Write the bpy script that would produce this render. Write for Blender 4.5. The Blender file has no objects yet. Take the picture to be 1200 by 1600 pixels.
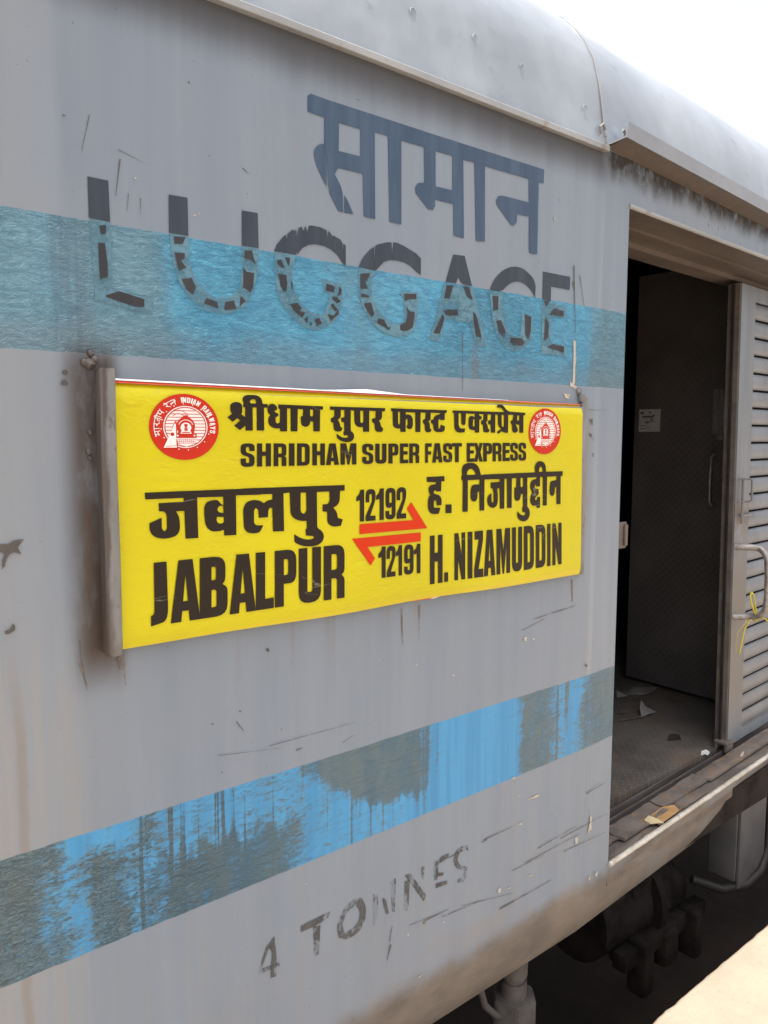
import bpy, bmesh, math, random
from mathutils import Vector, Matrix, geometry, noise as mnoise
random.seed(7)
SC = bpy.context.scene
COL = SC.collection

# ------------------------------------------------------------------ camera
EYE = 1.6
cam_d = bpy.data.cameras.new('camera')
cam = bpy.data.objects.new('camera', cam_d)
COL.objects.link(cam)
cam_d.sensor_fit = 'VERTICAL'
cam_d.sensor_height = 24.0
cam_d.lens = 18.6
cam_d.clip_start = 0.02
cam_d.clip_end = 3000
CR = Matrix(((0.769330, 0.060521, -0.635979), (-0.638844, 0.077859, -0.765386), (0.003195, 0.995126, 0.098562)))
cam.matrix_world = Matrix.Translation((0, 0, EYE)) @ CR.to_4x4()
SC.camera = cam

# ------------------------------------------------------------------ world, sun, exposure
SUN_DIR = Vector((-0.20, 0.012, 1.0)).normalized()       # towards the sun: nearly overhead, a touch behind the coach
w = bpy.data.worlds.new('World')
SC.world = w
w.use_nodes = True
wn = w.node_tree
sky = wn.nodes.new('ShaderNodeTexSky')
sky.sky_type = 'NISHITA'
sky.sun_disc = False
sky.sun_elevation = math.asin(SUN_DIR.z)
sky.sun_rotation = math.radians(-90)
sky.air_density = 1.0
sky.dust_density = 6.0
sky.ozone_density = 0.6
bg = wn.nodes['Background']
bg.inputs['Strength'].default_value = 0.15
hz = wn.nodes.new('ShaderNodeHueSaturation')              # a dusty white summer sky
hz.inputs['Saturation'].default_value = 0.25
hz.inputs['Value'].default_value = 1.15
wn.links.new(sky.outputs[0], hz.inputs['Color'])
wn.links.new(hz.outputs[0], bg.inputs['Color'])
sun_d = bpy.data.lights.new('sun', 'SUN')
sun_d.energy = 3.0
sun_d.angle = math.radians(0.5)
sun_d.color = (1.0, 0.95, 0.86)
sun = bpy.data.objects.new('sun', sun_d)
sun.rotation_euler = SUN_DIR.to_track_quat('Z', 'Y').to_euler()
sun.location = (0, 0, 30)
COL.objects.link(sun)
SC.view_settings.view_transform = 'Standard'
SC.view_settings.look = 'None'
SC.view_settings.gamma = 1.0
SC.view_settings.use_curve_mapping = False
SC.view_settings.exposure = 1.05
SC.cycles.max_bounces = 8
SC.cycles.diffuse_bounces = 5
SC.cycles.transparent_max_bounces = 12
SC.cycles.use_denoising = True

# ------------------------------------------------------------------ traced writing, in tenths of a millimetre on the coach side (x, z)
PAINT = {'n1':[[[6760,16460,6762,16468,6764,16475,6767,16483,6771,16491,6776,16497,6783,16503,6790,16508,6809,16518,6822,16524,6835,16528,6849,16530,6864,16532,6878,16532,6893,16532,6907,16530,6927,16527,6938,16524,6948,16520,6958,16515,6969,16508,6976,16501,6981,16494,6986,16486,6990,16472,6993,16453,6993,16385,6992,16373,6990,16362,6986,16351,6974,16323,7049,16276,7052,16442,7010,16452,7011,16489,7011,16491,7012,16494,7014,16496,7017,16498,7019,16500,7020,16502,7020,16505,7017,16523,7013,16536,7004,16561,7002,16569,7001,16578,7001,16587,7002,16597,7005,16605,7009,16613,7015,16621,7026,16632,7035,16639,7045,16645,7056,16650,7070,16655,7083,16658,7096,16660,7109,16662,7208,16665,7243,16663,7288,16657,7303,16653,7317,16648,7331,16642,7345,16632,7356,16624,7366,16615,7374,16605,7382,16594,7388,16583,7392,16571,7396,16558,7400,16531,7401,16527,7402,16524,7404,16520,7406,16517,7409,16515,7412,16513,7416,16512,7484,16514,7489,16513,7494,16512,7499,16510,7504,16506,7507,16503,7509,16499,7510,16495,7509,16449,7430,16447,7429,16044,7277,16044,7283,16448,7198,16446,7199,16043,7054,16043,7051,16128,6940,16049,6829,16126,6951,16216,6898,16255,6801,16192,6700,16267,6795,16331,6772,16355,6766,16366,6761,16377,6759,16389],[7148,16546,7149,16552,7151,16558,7154,16563,7163,16572,7171,16578,7179,16582,7187,16585,7201,16588,7211,16589,7221,16589,7230,16589,7245,16586,7251,16584,7256,16582,7260,16578,7264,16573,7266,16568,7268,16563,7269,16558,7268,16518,7183,16514,7176,16515,7169,16516,7163,16519,7157,16524,7153,16528,7150,16534,7148,16539]],[[7502,16413,7503,16427,7505,16440,7509,16454,7521,16481,7527,16489,7535,16497,7544,16503,7555,16508,7567,16512,7579,16515,7590,16517,7607,16518,7620,16518,7633,16515,7645,16511,7661,16503,7671,16496,7679,16489,7687,16481,7694,16471,7698,16461,7700,16452,7701,16441,7699,16414,7648,16401,7654,16382,7658,16376,7663,16371,7669,16367,7705,16357,7713,16353,7720,16347,7724,16339,7731,16315,7710,16300,7695,16292,7667,16281,7668,16223,7669,16214,7671,16205,7675,16197,7680,16186,7684,16181,7690,16177,7697,16174,7706,16172,7714,16172,7722,16173,7729,16176,7744,16184,7751,16190,7756,16197,7758,16206,7761,16430,7727,16441,7726,16495,7726,16499,7727,16502,7729,16505,7734,16513,7898,16512,8712,16502,8710,16443,8645,16437,8636,16034,8489,16034,8486,16214,8420,16219,8412,16178,8407,16167,8400,16156,8390,16147,8374,16134,8364,16129,8353,16125,8342,16122,8330,16120,8318,16119,8307,16119,8295,16121,8275,16124,8262,16129,8250,16135,8240,16143,8230,16153,8223,16163,8218,16174,8215,16186,8208,16304,8255,16316,8262,16436,8145,16440,8135,16032,7987,16032,7986,16445,7914,16445,7910,16031,7762,16031,7757,16086,7706,16082,7673,16083,7647,16087,7631,16090,7616,16095,7601,16101,7578,16112,7565,16120,7552,16130,7542,16140,7532,16152,7525,16165,7520,16178,7517,16191,7514,16227,7515,16239,7517,16251,7520,16263,7525,16279,7530,16287,7536,16296,7543,16304,7564,16322,7540,16333,7532,16339,7524,16345,7518,16352,7512,16363,7508,16373,7505,16383,7503,16393],[8416,16435,8488,16434,8483,16318,8462,16312,8455,16311,8447,16311,8440,16312,8421,16317]],[[8870,16504,10230,16503,10223,16441,10151,16435,10148,16343,10147,16330,10144,16318,10140,16306,10134,16293,10127,16284,10117,16275,10105,16268,10065,16254,10087,16231,10094,16222,10100,16212,10105,16201,10121,16153,10128,16141,10136,16130,10147,16120,10180,16097,10156,16033,10067,16028,10053,16029,10039,16030,10025,16033,10010,16037,9999,16042,9989,16049,9981,16056,9973,16066,9968,16075,9965,16085,9962,16095,9957,16176,9953,16187,9945,16196,9934,16203,9917,16209,9906,16217,9898,16226,9893,16236,9888,16288,9976,16300,9987,16439,9821,16442,9821,16032,9668,16031,9665,16125,9601,16119,9584,16119,9567,16121,9550,16125,9533,16131,9519,16138,9505,16146,9494,16156,9480,16171,9471,16184,9464,16198,9458,16213,9453,16240,9450,16263,9450,16438,9366,16443,9363,16065,9367,16053,9373,16043,9383,16034,9397,16026,9409,16018,9420,16008,9429,15997,9438,15982,9444,15969,9447,15956,9448,15942,9446,15920,9442,15909,9437,15897,9429,15886,9419,15876,9408,15867,9396,15859,9383,15852,9364,15844,9347,15839,9330,15836,9313,15833,9283,15832,9260,15832,9238,15833,9216,15836,9180,15842,9140,15854,9094,15872,9074,15882,9051,15896,9042,15905,9035,15915,9031,15926,9027,15993,9080,15959,9115,15940,9147,15927,9164,15922,9182,15918,9201,15914,9229,15912,9242,15912,9256,15913,9268,15914,9301,15922,9303,15948,9286,15956,9278,15959,9271,15960,9263,15961,9192,15963,9186,16018,9187,16021,9189,16025,9192,16028,9198,16031,9201,16034,9203,16037,9205,16041,9205,16210,9148,16212,9138,16239,9134,16257,9130,16290,9212,16309,9212,16441,9128,16445,9124,16329,9119,16314,9110,16299,9097,16286,9053,16256,9080,16225,9089,16212,9097,16198,9102,16184,9111,16144,9117,16133,9124,16123,9134,16114,9166,16095,9154,16066,9147,16057,9138,16049,9127,16043,9107,16037,9091,16033,9075,16031,9059,16031,9032,16034,9017,16037,9003,16042,8989,16048,8976,16057,8967,16066,8960,16077,8956,16088,8948,16195,8890,16214,8890,16284,8941,16300,8950,16305,8958,16312,8963,16320,8968,16336,8972,16356,8974,16438,8875,16442],[9598,16439,9674,16439,9674,16235,9672,16228,9668,16221,9663,16215,9651,16206,9646,16204,9639,16202,9633,16203,9625,16205,9619,16207,9613,16210,9609,16214,9604,16220,9601,16225,9600,16231,9599,16236]],[[10383,16503,11950,16497,11930,16436,11883,16435,11882,16289,11787,16285,11773,16286,11759,16290,11747,16295,11717,16314,11707,16300,11704,16294,11702,16288,11701,16282,11699,16136,11701,16128,11704,16120,11709,16113,11727,16095,11745,16113,11750,16120,11754,16128,11756,16136,11762,16191,11891,16159,11889,16095,11886,16085,11882,16075,11875,16067,11866,16058,11857,16051,11845,16045,11833,16041,11795,16035,11755,16031,11664,16033,11645,16035,11628,16039,11612,16045,11595,16054,11583,16064,11573,16074,11566,16086,11557,16112,11552,16133,11545,16182,11540,16192,11532,16201,11521,16208,11481,16222,11485,16287,11551,16295,11562,16327,11569,16339,11578,16349,11589,16359,11607,16371,11624,16379,11641,16386,11660,16391,11739,16405,11746,16433,11476,16436,11471,16309,11466,16297,11459,16286,11448,16276,11409,16255,11433,16227,11441,16216,11446,16203,11450,16191,11455,16126,11459,16117,11465,16108,11474,16100,11503,16083,11484,16050,11474,16041,11461,16034,11446,16029,11413,16026,11398,16026,11382,16027,11366,16031,11349,16036,11338,16042,11328,16050,11321,16059,11314,16076,11309,16099,11305,16169,11301,16180,11294,16190,11285,16199,11272,16208,11263,16217,11257,16227,11253,16237,11253,16280,11294,16295,11306,16302,11314,16312,11319,16322,11327,16430,11188,16437,11185,16031,11043,16031,11037,16430,10776,16433,10776,16382,10822,16388,10840,16388,10857,16387,10874,16383,10899,16376,10913,16369,10925,16362,10936,16353,10945,16342,10953,16330,10960,16319,10965,16307,10971,16285,10974,16257,10972,16171,10970,16158,10965,16145,10959,16133,10951,16120,10941,16110,10928,16102,10914,16096,10889,16090,10875,16089,10860,16091,10846,16094,10829,16103,10819,16110,10810,16118,10804,16128,10793,16155,10816,16166,10822,16170,10827,16176,10829,16183,10828,16269,10827,16276,10823,16283,10819,16289,10803,16304,10787,16288,10782,16282,10779,16275,10777,16268,10776,16032,10632,16032,10627,16100,10564,16099,10545,16101,10526,16104,10508,16109,10484,16117,10472,16124,10461,16132,10451,16141,10443,16152,10437,16163,10433,16174,10431,16186,10426,16440,10388,16447],[10568,16436,10625,16434,10622,16213,10621,16206,10617,16199,10613,16193,10598,16178,10582,16193,10578,16199,10575,16206,10573,16212]],[[12115,16497,13769,16492,13690,16565,13667,16577,13641,16586,13612,16590,13527,16588,13525,16653,13640,16658,13679,16653,13715,16642,13745,16626,13813,16565,13861,16537,13918,16517,13979,16506,14500,16490,14494,16433,14433,16429,14440,16026,14298,16026,14292,16209,14244,16211,14228,16213,14212,16215,14196,16219,14158,16228,14211,16162,14229,16135,14247,16101,14249,16086,14244,16071,14234,16058,14212,16042,14195,16034,14174,16029,14153,16026,14123,16027,14105,16031,14088,16037,14074,16045,14060,16058,14051,16071,14045,16084,14041,16097,14039,16184,14036,16196,14029,16207,14020,16218,14006,16229,13998,16238,13992,16249,13989,16260,13988,16290,14034,16306,14046,16313,14056,16323,14063,16334,14080,16434,13901,16436,13907,16025,13826,16024,13797,16026,13769,16031,13742,16037,13675,16058,13583,15995,13524,16039,13662,16113,13614,16145,13601,16156,13589,16168,13579,16180,13571,16194,13565,16208,13561,16222,13558,16236,13549,16425,13468,16434,13472,16023,13329,16023,13313,16204,13238,16211,13232,16288,13322,16313,13324,16429,13217,16433,13214,16305,13211,16295,13205,16285,13196,16277,13165,16257,13205,16203,13215,16188,13223,16171,13228,16154,13234,16124,13238,16117,13245,16110,13254,16105,13286,16096,13261,16033,13190,16028,13170,16028,13149,16030,13129,16034,13080,16048,13065,16202,13009,16209,13007,16286,13050,16301,13061,16308,13070,16318,13075,16328,13082,16428,12937,16437,12945,16413,12950,16406,12958,16399,12968,16394,13027,16378,13017,16324,12951,16308,12951,16025,12813,16024,12808,16078,12710,16081,12692,16084,12675,16089,12661,16096,12646,16107,12635,16118,12627,16130,12621,16142,12612,16176,12609,16204,12607,16287,12609,16303,12611,16318,12616,16333,12623,16350,12632,16362,12646,16372,12662,16380,12687,16387,12707,16389,12727,16387,12746,16383,12795,16359,12800,16435,12522,16436,12516,16229,12513,16219,12506,16209,12497,16201,12463,16181,12404,16204,12396,16209,12390,16216,12387,16224,12387,16248,12377,16439,12298,16441,12302,16219,12308,16185,12320,16151,12325,16142,12334,16133,12344,16126,12359,16119,12372,16115,12387,16112,12402,16111,12507,16114,12487,16031,12379,16023,12352,16023,12325,16025,12298,16029,12269,16036,12247,16044,12228,16056,12212,16069,12197,16087,12187,16104,12180,16122,12176,16140,12162,16438,12120,16445],[12752,16320,12798,16321,12802,16170,12800,16165,12796,16161,12791,16157,12771,16149,12754,16166,12750,16173,12746,16181,12745,16188],[13677,16427,13759,16427,13761,16181,13759,16174,13754,16168,13746,16162,13720,16150,13700,16171,13694,16180,13690,16190,13688,16199],[14213,16422,14281,16423,14284,16318,14217,16301]]],
'n3':[[[11373,15089,11888,15092,11898,14984,11802,14981,11796,14767,11679,14769,11667,14772,11655,14776,11645,14783,11623,14806,11596,14791,11589,14785,11583,14777,11581,14768,11581,14733,11643,14712,11675,14703,11714,14695,11733,14688,11750,14679,11765,14668,11779,14654,11789,14641,11798,14626,11804,14611,11812,14577,11815,14539,11809,14470,11671,14471,11662,14553,11659,14560,11653,14568,11645,14574,11617,14587,11596,14572,11590,14566,11586,14558,11584,14551,11585,14454,11586,14448,11590,14442,11594,14437,11601,14431,11608,14428,11616,14425,11624,14423,11781,14414,11734,14291,11635,14288,11609,14289,11583,14291,11557,14296,11530,14303,11508,14311,11488,14323,11470,14336,11455,14354,11442,14370,11433,14388,11426,14406,11418,14440,11415,14468,11417,14584,11425,14622,11440,14661,11445,14671,11452,14680,11461,14688,11488,14706,11455,14743,11445,14758,11438,14773,11433,14789,11430,14815,11430,14831,11433,14847,11439,14862,11449,14880,11459,14891,11472,14901,11488,14908,11508,14914,11527,14918,11547,14921,11567,14923,11639,14925,11647,14968,11379,14984]],[[11937,14475,12114,14471,12118,14280,11936,14287]],[[12405,15073,12406,15078,12410,15082,12414,15086,12432,15094,12419,15150,12416,15173,12416,15195,12418,15218,12424,15248,12429,15264,12438,15280,12448,15295,12462,15309,12478,15321,12496,15331,12516,15339,12550,15347,12578,15352,12607,15356,12635,15357,12730,15356,12760,15354,12790,15348,12818,15341,12847,15330,12873,15318,12896,15303,12916,15287,12938,15264,12954,15244,12968,15222,12980,15200,13007,15128,13021,15082,13412,15083,13434,14972,13144,14973,13150,14278,12997,14278,12982,14715,12931,14711,12918,14579,12914,14563,12907,14547,12898,14532,12882,14513,12871,14505,12857,14499,12842,14496,12822,14495,12804,14496,12786,14500,12770,14505,12752,14513,12739,14521,12728,14531,12720,14543,12710,14566,12704,14582,12701,14599,12699,14616,12703,14760,12706,14777,12711,14794,12718,14810,12730,14832,12739,14842,12751,14851,12764,14858,12781,14864,12798,14869,12815,14872,12833,14873,12984,14873,12982,14978,12608,14978,12621,14281,12456,14285,12452,14957,12449,14965,12443,14972,12436,14978,12423,14984,12415,14990,12409,14997,12406,15005],[12569,15096,12580,15148,12587,15163,12597,15178,12609,15191,12631,15209,12645,15216,12660,15221,12676,15225,12696,15226,12713,15225,12730,15221,12745,15215,12773,15200,12788,15190,12802,15179,12813,15167,12830,15143,12842,15123,12857,15090]],[[13132,15088,14900,15087,14879,15168,14877,15189,14879,15210,14884,15230,14893,15251,14905,15270,14920,15289,14938,15305,14966,15326,14987,15336,15011,15344,15036,15348,15067,15350,15095,15349,15122,15345,15149,15339,15176,15330,15199,15319,15219,15307,15237,15292,15258,15269,15271,15249,15281,15229,15288,15208,15307,15088,15951,15084,15950,14971,15874,14966,15896,14272,15738,14276,15716,14702,15662,14695,15656,14578,15652,14560,15645,14543,15635,14527,15614,14501,15604,14495,15592,14490,15579,14488,15560,14488,15545,14490,15531,14494,15518,14500,15501,14511,15491,14521,15482,14531,15476,14542,15463,14589,15458,14632,15465,14772,15468,14788,15474,14803,15482,14818,15493,14833,15507,14844,15525,14852,15546,14858,15709,14873,15711,14966,15346,14966,15363,14267,15213,14271,15188,14966,15084,14970,15092,14744,14963,14741,14910,14801,14892,14751,14891,14741,14893,14730,14896,14720,14904,14708,14913,14700,14925,14694,14938,14690,15030,14679,15052,14593,15049,14574,15039,14556,15023,14542,14987,14522,14970,14511,14954,14499,14940,14486,14921,14465,14917,14456,14916,14446,14919,14436,14936,14408,14968,14422,14978,14429,14985,14437,14990,14446,14998,14489,15101,14492,15110,14226,14981,14230,14971,14289,14902,14282,14878,14283,14853,14288,14830,14295,14806,14308,14788,14321,14773,14336,14762,14351,14747,14389,14740,14414,14737,14440,14738,14464,14747,14512,14753,14531,14762,14550,14773,14569,14787,14588,14792,14605,14790,14624,14782,14641,14762,14663,14748,14683,14738,14703,14732,14724,14726,14798,14727,14815,14732,14832,14739,14849,14751,14865,14765,14879,14783,14890,14803,14900,14838,14910,14858,14915,14879,14918,14901,14921,14957,14924,14956,14966,14613,14969,14639,14302,14644,14285,14654,14267,14667,14252,14686,14235,14701,14219,14712,14202,14721,14184,14731,14148,14734,14124,14733,14099,14729,14075,14719,14046,14707,14026,14693,14006,14675,13987,14650,13967,14627,13955,14602,13945,14574,13938,14541,13934,14511,13933,14480,13936,14451,13942,14416,13954,14388,13966,14363,13981,14341,13998,14313,14025,14297,14047,14287,14070,14282,14094,14284,14188,14361,14130,14382,14116,14404,14104,14428,14093,14462,14080,14481,14075,14501,14074,14520,14076,14546,14082,14558,14088,14567,14096,14573,14106,14577,14137,14545,14150,14532,14153,14519,14155,14506,14156,14464,14153,14460,14268,14461,14273,14464,14278,14469,14282,14475,14286,14479,14290,14482,14295,14484,14300,14462,14589,14400,14591,14384,14518,14378,14503,14370,14488,14361,14474,14346,14457,14333,14448,14317,14441,14300,14437,14274,14435,14256,14436,14238,14440,14222,14446,14205,14457,14193,14467,14184,14479,14177,14491,14165,14537,14161,14571,14163,14740,14223,14754,14229,14973,14066,14970,14079,14282,13922,14283,13898,14968,13812,14968,13821,14280,13672,14281,13653,14754,13566,14754,13585,14672,13593,14617,13596,14478,13589,14430,13574,14388,13563,14371,13549,14355,13530,14342,13498,14327,13480,14321,13459,14317,13438,14317,13413,14319,13392,14323,13371,14329,13351,14338,13320,14355,13301,14370,13284,14386,13271,14403,13259,14426,13251,14446,13246,14467,13243,14487,13245,14545,13254,14571,13272,14596,13296,14616,13382,14662,13387,14479,13389,14469,13394,14460,13400,14452,13423,14431,13440,14450,13445,14458,13448,14466,13450,14475,13451,14652,13449,14672,13444,14693,13438,14713,13421,14749,13414,14757,13405,14763,13394,14767,13357,14774,13347,14900,13656,14905,13654,14968,13135,14975],[15036,15093,15042,15169,15046,15180,15054,15190,15064,15199,15101,15219,15140,15197,15152,15188,15161,15177,15167,15166,15184,15095],[14369,14968,14463,14969,14465,14761,14408,14747,14390,14761,14385,14767,14382,14773,14379,14779]]],
'n2':[[[5189,15037,7348,15023,7347,14903,6843,14915,6841,14219,6604,14226,6600,14327,6519,14313,6465,14310,6414,14312,6390,14317,6367,14324,6345,14334,6323,14348,6304,14363,6288,14380,6275,14398,6263,14419,6254,14440,6247,14461,6243,14483,6231,14624,6233,14713,6235,14734,6241,14754,6248,14773,6258,14793,6271,14808,6286,14821,6304,14830,6332,14839,6357,14845,6381,14849,6407,14851,6458,14852,6478,14848,6498,14839,6513,14826,6538,14794,6547,14786,6557,14778,6568,14772,6598,14759,6597,14903,6106,14915,6113,14225,5878,14232,5871,14701,5721,14703,5751,14650,5761,14629,5769,14606,5774,14584,5782,14536,5784,14496,5782,14417,5778,14394,5771,14371,5761,14350,5746,14329,5730,14313,5711,14299,5689,14288,5644,14274,5588,14265,5522,14262,5491,14264,5460,14268,5429,14274,5389,14285,5367,14295,5345,14306,5325,14320,5305,14336,5290,14354,5277,14374,5267,14394,5259,14423,5255,14443,5253,14464,5253,14484,5256,14536,5466,14613,5465,14450,5468,14437,5473,14424,5480,14413,5505,14384,5536,14403,5544,14412,5550,14423,5553,14435,5555,14624,5553,14640,5549,14656,5543,14672,5534,14688,5524,14699,5511,14708,5496,14713,5422,14721,5420,14854,5862,14854,5863,14919,5195,14927],[6483,14697,6486,14707,6490,14716,6496,14725,6507,14736,6517,14743,6528,14747,6540,14749,6594,14747,6595,14622,6538,14630,6526,14633,6514,14639,6504,14646,6492,14658,6486,14666,6483,14676,6482,14685],[6468,14565,6600,14548,6602,14478,6599,14468,6593,14458,6585,14451,6571,14445,6559,14442,6546,14440,6533,14441,6503,14449,6493,14454,6484,14461,6476,14469,6470,14480,6466,14490,6463,14501,6463,14512]],[[6987,15029,9216,15005,9216,14897,9106,14892,9093,14717,9089,14698,9081,14680,9071,14662,9057,14646,9042,14631,9025,14618,9006,14607,8941,14578,8994,14525,9010,14504,9024,14480,9033,14456,9049,14375,9171,14337,9121,14216,8984,14211,8955,14214,8927,14220,8900,14229,8862,14248,8845,14260,8830,14273,8819,14289,8810,14307,8803,14325,8799,14343,8797,14361,8797,14508,8691,14524,8692,14654,8788,14657,8806,14662,8823,14671,8835,14683,8844,14702,8851,14720,8855,14738,8856,14757,8847,14894,8560,14897,8565,14248,8571,14228,8584,14210,8601,14194,8628,14179,8650,14163,8670,14145,8687,14125,8703,14100,8712,14077,8716,14054,8716,14030,8709,14000,8699,13976,8684,13954,8665,13935,8640,13917,8615,13903,8587,13892,8558,13884,8500,13876,8429,13874,8317,13884,8248,13898,8174,13922,8121,13945,8081,13967,8064,13983,8052,14002,8046,14022,8047,14139,8122,14090,8176,14063,8243,14036,8270,14028,8297,14021,8325,14015,8361,14010,8385,14009,8408,14010,8432,14013,8490,14027,8478,14066,8306,14090,8297,14193,8298,14200,8302,14206,8308,14211,8318,14216,8323,14221,8328,14227,8330,14234,8326,14365,8227,14372,8191,14377,8156,14386,8122,14397,8081,14414,8055,14429,8032,14446,8013,14465,7994,14488,7981,14511,7972,14535,7967,14559,7955,14914,7819,14906,7827,14212,7589,14221,7579,14647,7530,14659,7510,14637,7504,14627,7499,14617,7496,14607,7486,14492,7296,14490,7289,14615,7286,14628,7279,14640,7269,14650,7237,14675,7214,14648,7208,14637,7203,14625,7201,14612,7198,14428,7201,14414,7206,14400,7214,14388,7226,14375,7238,14366,7253,14360,7268,14356,7389,14352,7336,14262,7316,14243,7292,14229,7265,14221,7225,14219,7194,14219,7163,14222,7132,14227,7096,14235,7072,14245,7050,14259,7032,14276,7015,14298,7003,14320,6995,14343,6990,14367,6981,14613,6986,14658,6994,14693,7002,14713,7012,14732,7025,14750,7041,14768,7059,14782,7079,14793,7100,14801,7141,14809,7172,14813,7204,14814,7235,14812,7285,14804,7309,14798,7331,14789,7352,14779,7405,14748,7451,14774,7470,14783,7491,14790,7512,14795,7581,14806,7582,14904,6985,14919],[8195,14900,8317,14898,8321,14582,8318,14566,8312,14550,8304,14536,8275,14502,8239,14510,8228,14515,8218,14523,8210,14531,8202,14546,8197,14558,8194,14571,8192,14583]]],
'arrR':[[[9583,14212,11005,14201,10820,14452,10942,14582,11408,14000,9575,14015]]],
'arrL':[[[9391,13939,11220,13924,11216,13735,9780,13740,9976,13496,9864,13357]]],
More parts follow.
